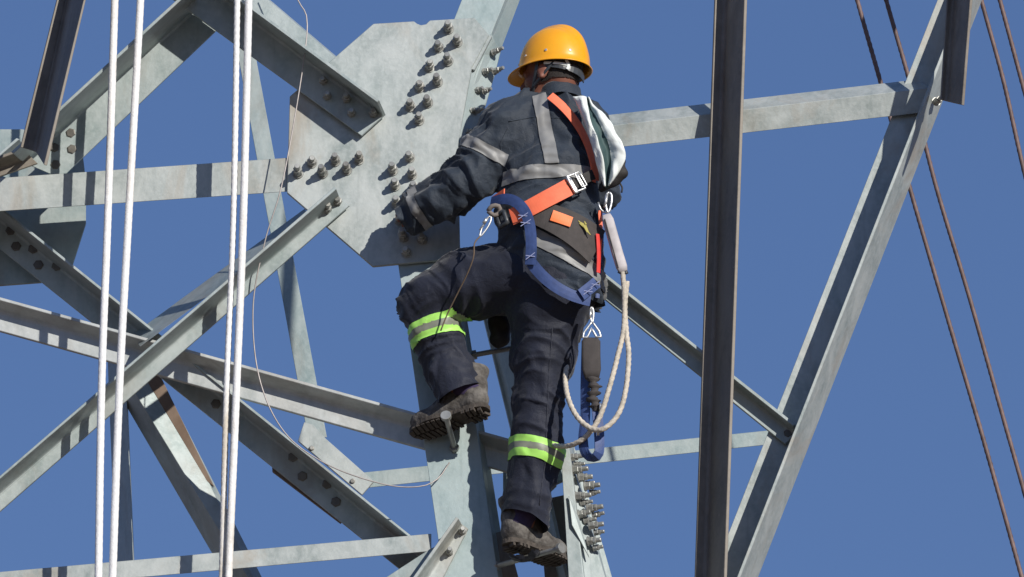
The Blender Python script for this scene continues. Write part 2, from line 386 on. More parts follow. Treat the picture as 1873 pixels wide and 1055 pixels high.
# splice of the far right leg, with its row of bolts
leg3 = angle('leg', [(1041, 815, .34), (1068, 1060, .34)], [(1025, 815, .34), (1040, 1060, .34)], [(1050, 815, .45), (1121, 1060, .45)], M_STEEL, tower, e1=1.0)
for x, y in [(1046, 838), (1053, 860), (1064, 874), (1075, 890), (1058, 908), (1080, 931), (1064, 941), (1083, 962), (1081, 990)]:
    bolt(x - 6, y, .36, leg3, 'nut', n=(1, -0.25, 0.1), s=0.78)
    bolt(x + 4, y + 12, .375, leg3, 'nut', n=(1, -0.25, 0.1), s=0.6)
slab('splice_plate', [(1040, 905, .325), (1046, 960, .325), (1078, 1020, .345), (1060, 950, .345)], M_STEEL, tower, 0.01)
slab('gusset_plate', [(985, 915, .50), (1036, 904, .50), (1062, 1100, .50), (1000, 1100, .50)], M_DULL, tower)
slab('gusset_plate', [(905, 975, .40), (925, 968, .40), (960, 1100, .40), (918, 1100, .40)], M_DULL, tower)
slab('gusset_plate', [(920, 820, .52), (1030, 820, .52), (1030, 880, .52), (920, 930, .52)], M_FAR, tower)
# right hand arm of the tower
m21 = angle('crossbar', [(1040, 239, .25), (1702, 160, .25)], [(1015, 221, .31), (1677, 145, .31)], [(1040, 280, .27), (1687, 206, .27)], M_PLATE, tower)
m22 = angle('leg', [(1804, -20, .30), (1387, 1055, .30)], [(1724, -20, .30), (1303, 1055, .30)], [(1773, -20, .135), (1354, 1055, .135)], M_PLATE, tower, e0=0.6, e1=0.6, t=0.010)
m23 = angle('post', [(1746, 0, .06), (1734, 186, .06)], [(1731, 0, .04), (1719, 182, .04)], [(1779, 0, -.08), (1764, 193, -.08)], M_DULL, tower, e0=6)
bolt(1737, 156, .05, m23, 'plain', s=0.6); bolt(1712, 186, .20, m22, 'nut', n=(0.3, -1, 0), s=0.7)
m24 = angle('post', [(1330, 0, .215), (1294, 1055, .215)], [(1306, 0, .20), (1270, 1055, .20)], [(1367, 0, .06), (1330, 1055, .06)], M_DULL, tower, e0=0.7, e1=0.7)
m25 = angle('brace', [(1070, 488, .285), (1460, 792, .285)], [(1045, 500, .285), (1437, 815, .285)], [(1064, 466, .225), (1455, 775, .225)], M_STEEL, tower)
bolt(1441, 794, .285, m25, 'head', s=0.8)
tag(m23, 'short dark bar end hanging at the upper right'); tag(m24, 'dark upright bar crossing in front of the arm')
# step bolts
def stepbolt(a, b, r=0.009):
    a, b = P(*a), P(*b); d = (b - a).normalized()
    V, F = tube_geo([a, b], r, 12)
    def cyl(c0, c1, rr, seg):
        v, f = tube_geo([c0, c1], rr, seg, base=len(V)); V.extend(v); F.extend(f)
    cyl(b - d * 0.004, b + d * 0.011, 0.018, 16); cyl(a + d * 0.004, a + d * 0.018, 0.017, 6)
    return bevelled(mk('step_bolt', V, F, M_BOLT, tower, smooth=False), 0.001)
stepbolt((832, 822, .32), (816, 762, .14)); stepbolt((905, 1036, .34), (1024, 1003, .14)); stepbolt((862, 650, .36), (960, 632, .36), 0.009)

# ------------------------------------------------------------------ ropes and cables
def rope(name, pts, r, mat, label, cat, group, twist=None, seg=10, step=0.05):
    Pp = [P(*p) for p in pts]
    o = tube(name, Pp, r, mat, None, Pp[-1], step=step, seg=seg, twist=twist)
    return tag(o, label, cat, group)
GW = 'white hoisting ropes hanging in front of the tower'
rope('rope', [(216, -200, .09), (210, 0, .09), (197, 400, .09), (186, 700, .09), (180, 1055, .09), (176, 1300, .09)], 0.0128, M_ROPE, 'thick white hanging rope, leftmost of the four white ropes', 'rope', GW, (0.022, 230, 3), 12, 0.006)
rope('rope', [(266, -200, .09), (257, 0, .09), (235, 400, .09), (219, 700, .09), (206, 1055, .09), (198, 1300, .09)], 0.0128, M_ROPE, 'white hanging rope with a tan stained stretch, second white rope from the left', 'rope', GW, (0.022, 230, 3), 12, 0.006)
rope('rope', [(439, -200, .13), (434, 0, .13), (427, 400, .14), (415, 700, .16), (406, 1055, .16), (400, 1300, .16)], 0.0105, M_ROPE, 'thinner white hanging rope crossing the diagonal bar, third white rope from the left', 'rope', GW, (0.06, 230, 3), 12, 0.006)
rope('rope', [(459, -200, .12), (455, 0, .12), (445, 400, .12), (433, 700, .14), (418, 1055, .14), (410, 1300, .14)], 0.0128, M_ROPE, 'white hanging rope nearest to the big bolted plate, rightmost of the white ropes', 'rope', GW, (0.022, 230, 3), 12, 0.006)
GB = 'brown steel cables slanting down at the right'
rope('cable', [(1515, -200, .9), (1568, 0, .9), (1612, 155, .9), (1664, 343, .9), (1742, 611, .9), (1800, 808, .9), (1868, 1052, .9), (1925, 1260, .9)], 0.0076, M_CABLE, 'brown cable reaching lowest at the lower right corner, leftmost of the four', 'cable', GB, (0.13, 260, 4), 14, 0.012)
rope('cable', [(1567, -200, .95), (1621, 0, .95), (1664, 150, .95), (1712, 340, .95), (1773, 543, .95), (1834, 760, .95), (1875, 905, .95), (1950, 1180, .95)], 0.0076, M_CABLE, 'brown cable just right of the leftmost one, passing behind the end of the arm', 'cable', GB, (0.13, 260, 4), 14, 0.012)
rope('cable', [(1742, -200, 1.0), (1795, 0, 1.0), (1836, 150, 1.0), (1876, 325, 1.0), (1950, 620, 1.0)], 0.0076, M_CABLE, 'brown cable just right of the short dark bar end, third cable from the left', 'cable', GB, (0.13, 260, 4), 14, 0.012)
rope('cable', [(1775, -200, 1.0), (1829, 0, 1.0), (1876, 175, 1.0), (1950, 450, 1.0)], 0.0076, M_CABLE, 'short visible length of brown cable in the upper right corner', 'cable', GB, (0.13, 260, 4), 14, 0.012)
rope('wire', [(520, -60, .2), (545, 0, .2), (562, 45, .2), (545, 180, .2), (515, 340, .2), (485, 440, .22), (463, 560, .25), (474, 690, .27), (520, 790, .27), (600, 850, .27), (700, 885, .27), (765, 890, .28), (800, 876, .29), (822, 846, .31)],
     0.0024, M_WIRE, 'thin grey wire sagging across the plate down to the step bolt', 'wire', None, step=0.02, seg=6)

# ------------------------------------------------------------------ implicit body modelling (numpy)
def vnoise(p, seed=0):
    p = np.asarray(p, dtype=np.float64); i = np.floor(p).astype(np.int64); f = p - i; u = f * f * (3 - 2 * f)
    def h(a, b, c):
        n = (a * 374761393 + b * 668265263 + c * 2147483647 + seed * 1274126177) & 0xffffffff
        n = ((n ^ (n >> 13)) * 1274126177) & 0xffffffff
        n = n ^ (n >> 16)
        return (n & 0xffffff) / float(0xffffff)
    x, y, z = i[:, 0], i[:, 1], i[:, 2]; r = 0
    for dx in (0, 1):
        wx = u[:, 0] if dx else 1 - u[:, 0]
        for dy in (0, 1):
            wy = u[:, 1] if dy else 1 - u[:, 1]
            for dz in (0, 1):
                wz = u[:, 2] if dz else 1 - u[:, 2]
                r = r + wx * wy * wz * h(x + dx, y + dy, z + dz)
    return r
def v3(p): return np.array(tuple(p), dtype=np.float32)

class Field:
    def __init__(s, lo, hi, h):
        s.h = h; s.lo = np.array(lo, dtype=np.float32); n = np.ceil((np.array(hi) - np.array(lo)) / h).astype(int) + 1
        s.F = np.full(n, 0.2, dtype=np.float32)
    def _box(s, lo, hi):
        a = np.maximum(0, np.floor((lo - s.lo) / s.h).astype(int)); b = np.minimum(np.array(s.F.shape), np.ceil((hi - s.lo) / s.h).astype(int) + 1)
        if (b <= a).any(): return None
        sl_ = tuple(slice(int(a[k]), int(b[k])) for k in range(3))
        g = np.meshgrid(*[s.lo[k] + s.h * np.arange(a[k], b[k], dtype=np.float32) for k in range(3)], indexing='ij', sparse=True)
        return sl_, g
    def _merge(s, sl_, d, k):
        F = s.F[sl_]
        if k > 0:
            hh = np.clip(0.5 + 0.5 * (F - d) / k, 0, 1); s.F[sl_] = F * (1 - hh) + d * hh - k * hh * (1 - hh)
        else: s.F[sl_] = np.minimum(F, d)
    def cone(s, p0, r0, p1, r1, k=0.03, sy=1.0):
        p0, p1 = v3(p0), v3(p1); m = max(r0, r1) + 0.12
        bx = s._box(np.minimum(p0, p1) - m, np.maximum(p0, p1) + m)
        if bx is None: return
        sl_, g = bx
        d = p1 - p0; d2 = d.copy(); d2[1] /= sy; L2 = float((d2 * d2).sum()) + 1e-9
        q = [g[0] - p0[0], (g[1] - p0[1]) / sy, g[2] - p0[2]]
        t = np.clip((q[0] * d2[0] + q[1] * d2[1] + q[2] * d2[2]) / L2, 0, 1)
        e = np.sqrt((q[0] - t * d2[0]) ** 2 + (q[1] - t * d2[1]) ** 2 + (q[2] - t * d2[2]) ** 2) - (r0 + (r1 - r0) * t)
        s._merge(sl_, (e * (1.0 if sy == 1 else 0.5 + 0.5 * sy)).astype(np.float32), k)
    def ell(s, c, rad, axes, k=0.02):
        c = v3(c); m = max(rad) + 0.08; bx = s._box(c - m, c + m)
        if bx is None: return
        sl_, g = bx; q = [g[0] - c[0], g[1] - c[1], g[2] - c[2]]
        a = [(q[0] * ax[0] + q[1] * ax[1] + q[2] * ax[2]) for ax in axes]
        k0 = np.sqrt(sum((a[i] / rad[i]) ** 2 for i in range(3))); k1 = np.sqrt(sum((a[i] / rad[i] ** 2) ** 2 for i in range(3))) + 1e-6
        s._merge(sl_, (k0 * (k0 - 1) / k1).astype(np.float32), k)
    def mesh(s):
        F = s.F; S = F < 0; nx, ny, nz = F.shape
        c = np.zeros((nx - 1, ny - 1, nz - 1), dtype=np.int8)
        offs = [(i, j, k) for i in (0, 1) for j in (0, 1) for k in (0, 1)]
        for (i, j, k) in offs: c += S[i:nx - 1 + i, j:ny - 1 + j, k:nz - 1 + k]
        idx = np.argwhere((c > 0) & (c < 8)); N = len(idx)
        ids = np.full(c.shape, -1, dtype=np.int64); ids[idx[:, 0], idx[:, 1], idx[:, 2]] = np.arange(N)
        acc = np.zeros((N, 3)); cnt = np.zeros(N)
        for a in offs:
            for ax in range(3):
                if a[ax]: continue
                b = list(a); b[ax] = 1
                fa = F[idx[:, 0] + a[0], idx[:, 1] + a[1], idx[:, 2] + a[2]]; fb = F[idx[:, 0] + b[0], idx[:, 1] + b[1], idx[:, 2] + b[2]]
                m = (fa < 0) != (fb < 0); t = np.where(m, fa / np.where(m, fa - fb, 1), 0)
                pt = np.tile(np.array(a, float), (N, 1)); pt[:, ax] += t
                acc += pt * m[:, None]; cnt += m
        V = s.lo + s.h * (idx + acc / cnt[:, None])
        Q = []
        for ax in range(3):
            sa = [slice(1, -1)] * 3; sb = [slice(1, -1)] * 3
            sa[ax] = slice(0, -1); sb[ax] = slice(1, None)
            e = S[tuple(sa)] != S[tuple(sb)]; pos = np.argwhere(e)
            base = pos + 1; base[:, ax] -= 1
            u, v = (ax + 1) % 3, (ax + 2) % 3
            def cell(du, dv):
                q = base.copy(); q[:, u] -= du; q[:, v] -= dv; return ids[q[:, 0], q[:, 1], q[:, 2]]
            q = np.stack([cell(0, 0), cell(1, 0), cell(1, 1), cell(0, 1)], axis=1)
            ins = S[tuple(sa)][pos[:, 0], pos[:, 1], pos[:, 2]]
            q[~ins] = q[~ins][:, ::-1]
            Q.append(q)
        Q = np.concatenate(Q); Q = Q[(Q >= 0).all(axis=1)]
        return V.astype(np.float64), Q
def vnormals(V, Q):
    n = np.cross(V[Q[:, 2]] - V[Q[:, 0]], V[Q[:, 3]] - V[Q[:, 1]]); N = np.zeros_like(V)
    for k in range(4): np.add.at(N, Q[:, k], n)
    return N / (np.linalg.norm(N, axis=1)[:, None] + 1e-12)
def seg_coords(V, a, b):
    a, b = np.array(tuple(a)), np.array(tuple(b)); d = b - a; L = np.linalg.norm(d); d = d / L
    q = V - a; t = q @ d; rad = q - t[:, None] * d; dist = np.linalg.norm(rad, axis=1)
    u = np.cross(d, [0.1, 1, 0.05]); u /= np.linalg.norm(u); v = np.cross(d, u)
    th = np.arctan2(rad @ v, rad @ u)
    out = np.maximum(0, np.maximum(-t, t - L))
    return t, th, np.sqrt(out ** 2 + dist ** 2), L
def folds(V, segs, seed, gain):
    """ridged folds laid out along each limb: (a, b, radius, freq_along, freq_around, amplitude, twist)"""
    W = np.zeros(len(V)); D = np.zeros(len(V))
    for k, (a, b, r, ft, fa, amp, tw) in enumerate(segs):
        t, th, dist, L = seg_coords(V, a, b)
        wt = np.exp(-(np.maximum(0, dist - r * 0.8) / (r * 0.45)) ** 2) + 1e-6
        warp = (vnoise(V * 9 + 31 * k, seed + 50 + k) - 0.5) * 1.6
        c = np.stack([t * ft + tw * np.sin(th) + warp, np.cos(th) * fa * .7 + 5 * k, np.sin(th) * fa * .7 + 9.3], axis=1)
        n1 = 1 - np.abs(2 * vnoise(c, seed + k) - 1); n2 = 1 - np.abs(2 * vnoise(c * 2.1 + 7.7, seed + 9 + k) - 1)
        n0 = 1 - np.abs(2 * vnoise(c * .55 + 3.1, seed + 70 + k) - 1)
        D += wt * amp * (1.1 * (n1 ** 1.7 - 1) + .22 * (n2 ** 1.5 - 1) + .75 * (n0 ** 1.5 - 1)); W += wt
    return D / W * gain + .019
def cut_keep(V, Q, planes):
    """keeps the side of each plane its normal points to (clean open hems)"""
    me = bpy.data.meshes.new('t'); me.from_pydata(V.tolist(), [], Q.tolist()); bm = bmesh.new(); bm.from_mesh(me)
    for co, no, reg in planes:
        c, n = Vector(co), Vector(no).normalized()
        geo = [f for f in bm.faces if reg is None or (f.calc_center_median() - c).length < reg]
        fs = set(geo); es = {e for f in geo for e in f.edges}; vs = {v for f in geo for v in f.verts}
        bmesh.ops.bisect_plane(bm, geom=list(fs) + list(es) + list(vs), plane_co=c, plane_no=-n, clear_outer=False)
        bm.faces.ensure_lookup_table()
        kill = [f for f in bm.faces if (f.calc_center_median() - c).dot(n) < 0 and (reg is None or (f.calc_center_median() - c).length < reg)]
        bmesh.ops.delete(bm, geom=kill, context='FACES')
    bm.normal_update(); return bm
def bm_arrays(bm):
    bm.verts.ensure_lookup_table(); bm.verts.index_update()
    return [v.co.copy() for v in bm.verts], [[v.index for v in f.verts] for f in bm.faces]

# joints of the climber
def J(*a): return P(*a)
SHL, ELL, WRL = J(930, 230, .05), J(862, 326, .07), J(792, 372, .12)
SHR, ELR, WRR = J(1068, 226, .07), J(1098, 352, .14), J(1040, 372, .36)
CH0, CH1, WST, PEL, HEM = J(1000, 232, .06), J(1005, 320, .05), J(1005, 395, .05), J(1008, 470, .05), J(1018, 545, .07)
HIPL, KNL, ANL = J(962, 505, .09), J(776, 556, .19), J(842, 706, .185)
HIPR, KNR, ANR = J(1006, 560, .10), J(982, 735, .13), J(957, 950, .21)
NECK = J(1021, 178, .06)

# head frame
HO = J(1011, 130, .055)
hf = Vector((-0.86, 0.47, 0.0)).normalized(); hu = Vector((-0.02, 0.06, 1)); hu = (hu - hf * hu.dot(hf)).normalized(); hl = hu.cross(hf).normalized()
def HL(f, l, u): return HO + hf * f + hl * l + hu * u

def frame(sp_, sf, Fv, Uv):
    Fv = Fv.normalized(); Uv = (Uv - Fv * Uv.dot(Fv)).normalized(); return sp_ - Fv * sf + Uv * .024, Fv, Uv
FRL = frame(J(823, 784, .20), .145, Vector((-.21, .13, -.035)), Vector((-.08, .27, .95)))
FRR = frame(J(963, 1019, .24), .10, Vector((.155, .19, .0)), Vector((.10, .22, .97)))
def FT(fr, f, u): return fr[0] + fr[1] * f + fr[2] * u
# ---- body (skin)
ax = (tuple(hf), tuple(hl), tuple(hu))
lo = np.array([P(690, 560, 0).x - 0.1, Y0 - 0.25, P(960, 1050, .2).z - 0.08]); hi = np.array([P(1150, 400, 0).x + 0.05, Y0 + 0.52, P(1000, 40, .05).z + 0.05])
B = Field(lo, hi, 0.0065)
B.ell(HL(-.005, 0, .022), (.099, .079, .088), ax, 0)
B.ell(HL(.035, 0, -.045), (.060, .055, .062), ax, .02)
B.ell(HL(.072, 0, -.092), (.022, .024, .020), ax, .018)
B.ell(HL(.085, 0, -.006), (.016, .045, .012), ax, .012)
B.cone(HL(.092, 0, -.012), .008, HL(.112, 0, -.040), .012, .010)
B.ell(HL(.094, 0, -.066), (.010, .024, .007), ax, .006)
B.ell(HL(.094, 0, -.075), (.009, .020, .006), ax, .005)
for s_ in (1, -1):
    B.ell(HL(.060, s_ * .040, -.040), (.022, .018, .020), ax, .015)
    B.ell(HL(-.004, s_ * .080, -.030), (.021, .009, .032), ax, .004)
    B.ell(HL(-.004, s_ * .088, -.052), (.009, .006, .011), ax, .004)
B.cone(HL(-.03, 0, -.04), .057, NECK, .053, .03)
B.cone(NECK, .052, CH0, .08, .03, .8)
B.cone(CH0, .105, WST, .095, .04, .7); B.cone(WST, .095, PEL, .10, .04, .75)
B.cone(SHL, .05, SHR, .05, .04)
B.cone(PEL, .09, HIPL, .07, .03); B.cone(PEL, .09, HIPR, .07, .03)
for a, b, c, r in ((SHL, ELL, WRL, 1), (SHR, ELR, WRR, 1)):
    B.cone(a, .045, b, .036, .03); B.cone(b, .036, c, .026, .01)
for a, b, c in ((HIPL, KNL, ANL), (HIPR, KNR, ANR)):
    B.cone(a, .066, b, .045, .03); B.cone(b, .045, c, .034, .01)
for an, fr in ((ANL, FRL), (ANR, FRR)):
    B.cone(an, .036, FT(fr, .05, .08), .030, .02); B.cone(FT(fr, .05, .075), .030, FT(fr, .20, .035), .020, .02)
def hand(F, wr, dirn, side, curl):
    d = dirn.normalized(); s = (side - d * side.dot(d)).normalized(); n = d.cross(s)
    c = wr + d * .05; F.ell(wr + d * .055, (.050, .038, .016), (tuple(d), tuple(s), tuple(n)), .012)
    for i, L in enumerate((.070, .078, .073, .058)):
        a = wr + d * .095 + s * (.030 - .020 * i); m_ = a + (d * .75 + n * .6 * curl) * L * .55; e = m_ + (d * .2 + n * 1.0 * curl) * L * .5
        F.cone(a, .0095, m_, .009, .003); F.cone(m_, .009, e, .0075, .002)
    a = wr + d * .035 + s * .034; m_ = a + (d * .6 + s * .75 + n * .3 * curl) * .035; F.cone(a, .012, m_, .0105, .006); F.cone(m_, .0105, m_ + (d * .9 + s * .1 + n * .5 * curl) * .032, .009, .002)
hand(B, WRL, Vector((-.45, .70, -.12)), Vector((0, 0, 1)), -.9)
hand(B, WRR, Vector((-.8, .5, .3)), Vector((0, 0, 1)), 1)
bV, bQ = B.mesh()
ORG = J(1000, 1030, .25)
person = mk('person', bV, bQ, M_SKIN, None, ORG, smooth=True)
tag(person, 'worker in yellow helmet and navy overalls climbing the steel tower, seen from behind', 'person')
# short hair: the back of the skull lifted a little
def lift(V, Q, test, off, name, mat, parent, solid=0.0):
    N = vnormals(V, Q); c = V[Q].mean(axis=1); keep = Q[test(c)]; u, inv = np.unique(keep, return_inverse=True)
    VV = V[u] + N[u] * off
    return mk(name, VV, inv.reshape(keep.shape), mat, parent, smooth=True, solid=solid)
def hloc(c):
    q = c - np.array(tuple(HO)); return q @ np.array(tuple(hf)), q @ np.array(tuple(hl)), q @ np.array(tuple(hu))
def hairtest(c):
    f, l, u = hloc(c); return (u > -.052 - 0.25 * np.maximum(0, f + .03)) & (f < .012) & (u < .10) & (np.abs(l) < .081) & ~((np.abs(l) > .070) & (u < 0) & (f > -.035))
lift(bV, bQ, hairtest, .004, 'hair', M_HAIR, person)

# ---- helmet
def helmet():
    nA, nV = 96, 26; V = []; F = []
    def ring(phi, v):
        c, s = math.cos(phi), math.sin(phi)
        a, b, h = .124, .103, .150
        if v <= 1:                       # dome: v 0 top .. 1 bottom
            e = v * math.pi / 2; rr = math.sin(e) ** 0.88; zz = math.cos(e) ** 0.92 if v < 1 else 0
            f = a * rr * c - .006; l = b * rr * s; u = h * zz
            w_ = math.exp(-(l / .020) ** 4) * min(1, zz * 1.6)   # crown ridge
            u += .011 * w_
            w2 = math.exp(-((abs(l) - .048) / .008) ** 2) * zz; u -= .005 * w2
        else:                            # brim
            q = v - 1; front = max(0, c) ** 2.2
            out = q * (.009 + .036 * front); f = (a + out) * c - .006; l = (b + q * .009 + .014 * q * front) * s
            u = -q * (.010 + .006 * front)
        return HL(f, l, u + .004)
    rows = [i / 20 for i in range(0, 21)] + [1.25, 1.5, 1.75, 2.0]
    V.append(ring(0, 0.0)); 
    for r_ in rows[1:]:
        for k in range(nA): V.append(ring(2 * math.pi * k / nA, r_))
    for k in range(nA): F.append((0, 1 + k, 1 + (k + 1) % nA))
    for i in range(len(rows) - 2):
        for k in range(nA):
            a_ = 1 + i * nA; F.append((a_ + k, a_ + nA + k, a_ + nA + (k + 1) % nA, a_ + (k + 1) % nA))
    o = mk('helmet', V, F, M_HELM, person, smooth=True)
    bm = bmesh.new(); bm.from_mesh(o.data); bmesh.ops.solidify(bm, geom=bm.faces[:], thickness=0.0035)
    for f in bm.faces: f.smooth = True
    bm.to_mesh(o.data); bm.free()
    for ph, v in ((1.05, .90), (1.75, .90), (2.45, .90), (-1.2, .9), (0.35, .90)):
        p = ring(ph, v); n_ = (p - HL(0, 0, .01)).normalized()
        vv, ff = hexprism(.0045, 0, .003, seg=12, top=.6); q = n_.to_track_quat('Z', 'Y').to_matrix()
        mk('rivet', [p + q @ Vector(x) for x in vv], ff, M_SILVER, o)
    return o
helm = helmet()
tag(helm, 'glossy yellow hard hat with a short peak')
def ribbon(name, pts, nrm, width, mat, parent, th=0.003, step=0.012):
    """flat strap along pts; nrm = outward direction(s)"""
    path = catmull(pts, step); n = len(path); V = []; F = []
    if isinstance(nrm, list):
        L = [0.0]
        for i in range(1, len(pts)): L.append(L[-1] + (Vector(pts[i]) - Vector(pts[i - 1])).length)
        cum = [0.0]
        for i in range(1, n): cum.append(cum[-1] + (path[i] - path[i - 1]).length)
        def nat(s):
            s = s / cum[-1] * L[-1]
            for i in range(1, len(L)):
                if s <= L[i] + 1e-6:
                    t = (s - L[i - 1]) / max(1e-6, L[i] - L[i - 1]); return (Vector(nrm[i - 1]).lerp(Vector(nrm[i]), t)).normalized()
            return Vector(nrm[-1]).normalized()
        NN = [nat(s) for s in cum]
    else: NN = [Vector(nrm).normalized()] * n
    wd = width if isinstance(width, (list, tuple)) else (width, width)
    for i, p in enumerate(path):
        t = (path[min(i + 1, n - 1)] - path[max(0, i - 1)]).normalized(); q = NN[i]; s = t.cross(q).normalized(); q = s.cross(t).normalized()
        ww = wd[0] + (wd[1] - wd[0]) * i / (n - 1)
        for a, b in ((-.5, 0), (-.2, .35), (.2, .35), (.5, 0), (.5, -1), (-.5, -1)):
            V.append(p + s * (a * ww) + q * (b * th))
    for i in range(n - 1):
        for k in range(6): F.append((i * 6 + k, i * 6 + (k + 1) % 6, (i + 1) * 6 + (k + 1) % 6, (i + 1) * 6 + k))
    F.append((0, 1, 2, 3, 4, 5)); F.append(tuple((n - 1) * 6 + k for k in (5, 4, 3, 2, 1, 0)))
    return mk(name, V, F, mat, parent, smooth=False)
# suspension band and chin strap
def headpath(angs, u0, u1, a=.104, b=.086):
    pts = []; ns = []
    for k, t in enumerate(angs):
        q = k / (len(angs) - 1); pts.append(HL(a * math.cos(t) - .006, b * math.sin(t), u0 + (u1 - u0) * q)); ns.append(hf * math.cos(t) + hl * math.sin(t))
    return pts, ns
p_, n_ = headpath([1.5, 1.9, 2.3, 2.7, 3.1, 3.5], -.010, -.036); ribbon('head_band', p_, n_, (.016, .034), M_PLASTIC, helm)
p_, n_ = headpath([1.65, 1.95, 2.25, 2.5], -.008, -.018, .107, .090); ribbon('band_clip', p_, n_, .009, M_WHITE, helm)
ribbon('band_clip', [HL(-.085, .062, .0), HL(-.092, .058, -.018), HL(-.088, .060, -.034)], hl - hf, .010, M_WHITE, helm)
ribbon('chin_strap', [HL(.012, .090, .004), HL(.018, .084, -.030), HL(.035, .068, -.070), HL(.050, .045, -.105), HL(.055, 0, -.122), HL(.050, -.045, -.105)], [hl, hl, hl, hl * .6 - hu, -hu, -hl - hu], .012, M_PLASTIC, helm)
ribbon('chin_strap', [HL(-.052, .082, .004), HL(-.03, .087, -.028), HL(.000, .084, -.055), HL(.035, .068, -.075)], hl, .010, M_PLASTIC, helm)

# ---- trousers
T = Field(lo, hi, 0.0065)
T.cone(PEL, .125, J(1010, 505, .07), .145, .04, .78); T.cone(J(1010, 505, .07), .140, J(1004, 548, .09), .125, .05, .85)
T.cone(HIPL, .118, J(850, 522, .14), .106, .03); T.cone(J(850, 522, .14), .106, J(785, 552, .17), .090, .03); T.cone(J(785, 552, .17), .088, J(772, 560, .18), .078, .02)
T.cone(J(778, 560, .18), .078, J(797, 612, .19), .080, .02); T.cone(J(797, 612, .19), .080, J(822, 675, .19), .072, .02); T.cone(J(822, 675, .19), .072, J(852, 738, .175), .068, .02)
T.cone(HIPR, .114, J(993, 650, .12), .092, .05); T.cone(J(993, 650, .12), .092, J(985, 730, .13), .078, .03); T.cone(J(985, 730, .13), .078, J(981, 830, .16), .078, .02)
T.cone(J(981, 830, .16), .078, J(967, 905, .18), .068, .02); T.cone(J(967, 905, .18), .068, J(957, 985, .20), .069, .02)
tV, tQ = T.mesh(); tN = vnormals(tV, tQ)
TS = [(PEL, HIPR, .16, 22, 1.0, .007, .6), (J(960, 505, .09), J(840, 525, .14), .12, 13, 1.6, .012, 1.6), (J(840, 525, .14), J(772, 558, .18), .09, 30, 1.1, .013, .8),
      (J(778, 560, .18), J(800, 620, .19), .08, 34, 1.0, .013, .6), (J(800, 620, .19), J(842, 720, .19), .07, 16, 1.9, .010, 1.2),
      (HIPR, J(985, 690, .12), .11, 18, 1.6, .015, 2.0), (J(985, 690, .12), J(981, 790, .15), .09, 30, 1.0, .012, 1.2), (J(981, 790, .15), J(962, 925, .19), .08, 13, 1.7, .011, 1.0), (J(962, 925, .19), J(957, 960, .2), .07, 40, .9, .008, .4)]
pT = (tV + tN * .017, tQ)
tV = tV + tN * folds(tV, TS, 3, 1.55)[:, None]
dL = (J(848, 735, .19) - J(822, 675, .19)).normalized(); dR = (J(957, 985, .20) - J(965, 905, .18)).normalized()
bm = cut_keep(tV, tQ, [(J(842, 724, .19), -dL + Vector((0.0, 0, 0)), .13), (J(957, 952, .195), -(dR + Vector((-.25, -.25, 0))), .13), (J(1008, 440, .06), (0, 0, -1), None)])
vv, ff = bm_arrays(bm); bm.free()
trousers = mk('trousers', vv, ff, M_TROUS, person, smooth=True)
tag(trousers, 'loose navy work trousers with a lime and grey band below each knee')

# ---- jacket
K = Field(lo, hi, 0.0065)
K.cone(SHL, .083, J(1010, 216, .065), .084, .03); K.cone(J(1010, 216, .065), .084, SHR, .080, .03)
K.cone(J(1000, 235, .07), .150, J(1008, 320, .06), .163, .04, .74); K.cone(J(1008, 320, .06), .163, J(1005, 400, .06), .170, .04, .74)
K.cone(J(1005, 400, .06), .172, J(1010, 470, .07), .172, .03, .82); K.cone(J(1010, 470, .07), .172, J(1016, 535, .075), .160, .03, .88); K.cone(J(1016, 535, .075), .160, J(1018, 600, .08), .15, .02, .84)
K.cone(J(1020, 205, .065), .074, J(1023, 168, .06), .066, .02)
K.cone(SHL, .086, J(893, 283, .06), .090, .03); K.cone(J(893, 283, .06), .090, ELL, .092, .02); K.cone(ELL, .092, J(815, 360, .11), .080, .02); K.cone(J(815, 360, .11), .080, J(754, 394, .165), .064, .02); K.cone(J(754, 394, .165), .062, J(700, 418, .20), .05, .01)
K.cone(SHR, .078, J(1090, 290, .11), .070, .03); K.cone(J(1090, 290, .11), .070, ELR, .066, .02); K.cone(ELR, .062, WRR, .05, .01)
jV, jQ = K.mesh(); jN = vnormals(jV, jQ)
JS = [(J(1000, 190, .06), J(1005, 275, .06), .17, 9, 2.6, .014, 1.6), (J(1005, 290, .06), J(1005, 375, .06), .17, 17, 1.2, .018, 1.8), (J(1005, 385, .06), J(1010, 430, .06), .17, 30, 1.2, .010, 1.0), (J(1010, 445, .07), J(1018, 545, .08), .16, 17, 1.2, .019, 2.2),
      (SHL, J(890, 285, .06), .08, 11, 2.2, .017, 1.8), (J(890, 285, .06), J(850, 335, .08), .075, 34, 1.1, .016, 1.2), (J(850, 335, .08), J(750, 392, .165), .062, 20, 1.4, .011, 1.2),
      (SHR, ELR, .07, 20, 1.5, .012, 1.2)]
pJ = (jV + jN * .017, jQ)
jV = jV + jN * folds(jV, JS, 21, 2.1)[:, None]
fa = (J(750, 392, .165) - ELL).normalized()
hemn = -(J(1020, 560, .08) - J(1010, 470, .07)).normalized() + Vector((-.55, 0, 0))
bm = cut_keep(jV, jQ, [(J(737, 399, .17), -fa, .20), (J(1065, 556, .07), Vector((.25, 0, 1)), None), (J(950, 500, .07), Vector((.95, 0, 1)), .27), (J(1024, 177, .06), Vector((0.12, -.25, -1)), .11)])
vv, ff = bm_arrays(bm); bm.free()
jacket = mk('jacket', vv, ff, M_JACKET, person, smooth=True)
tag(jacket, 'dark navy work jacket with grey reflective tape')

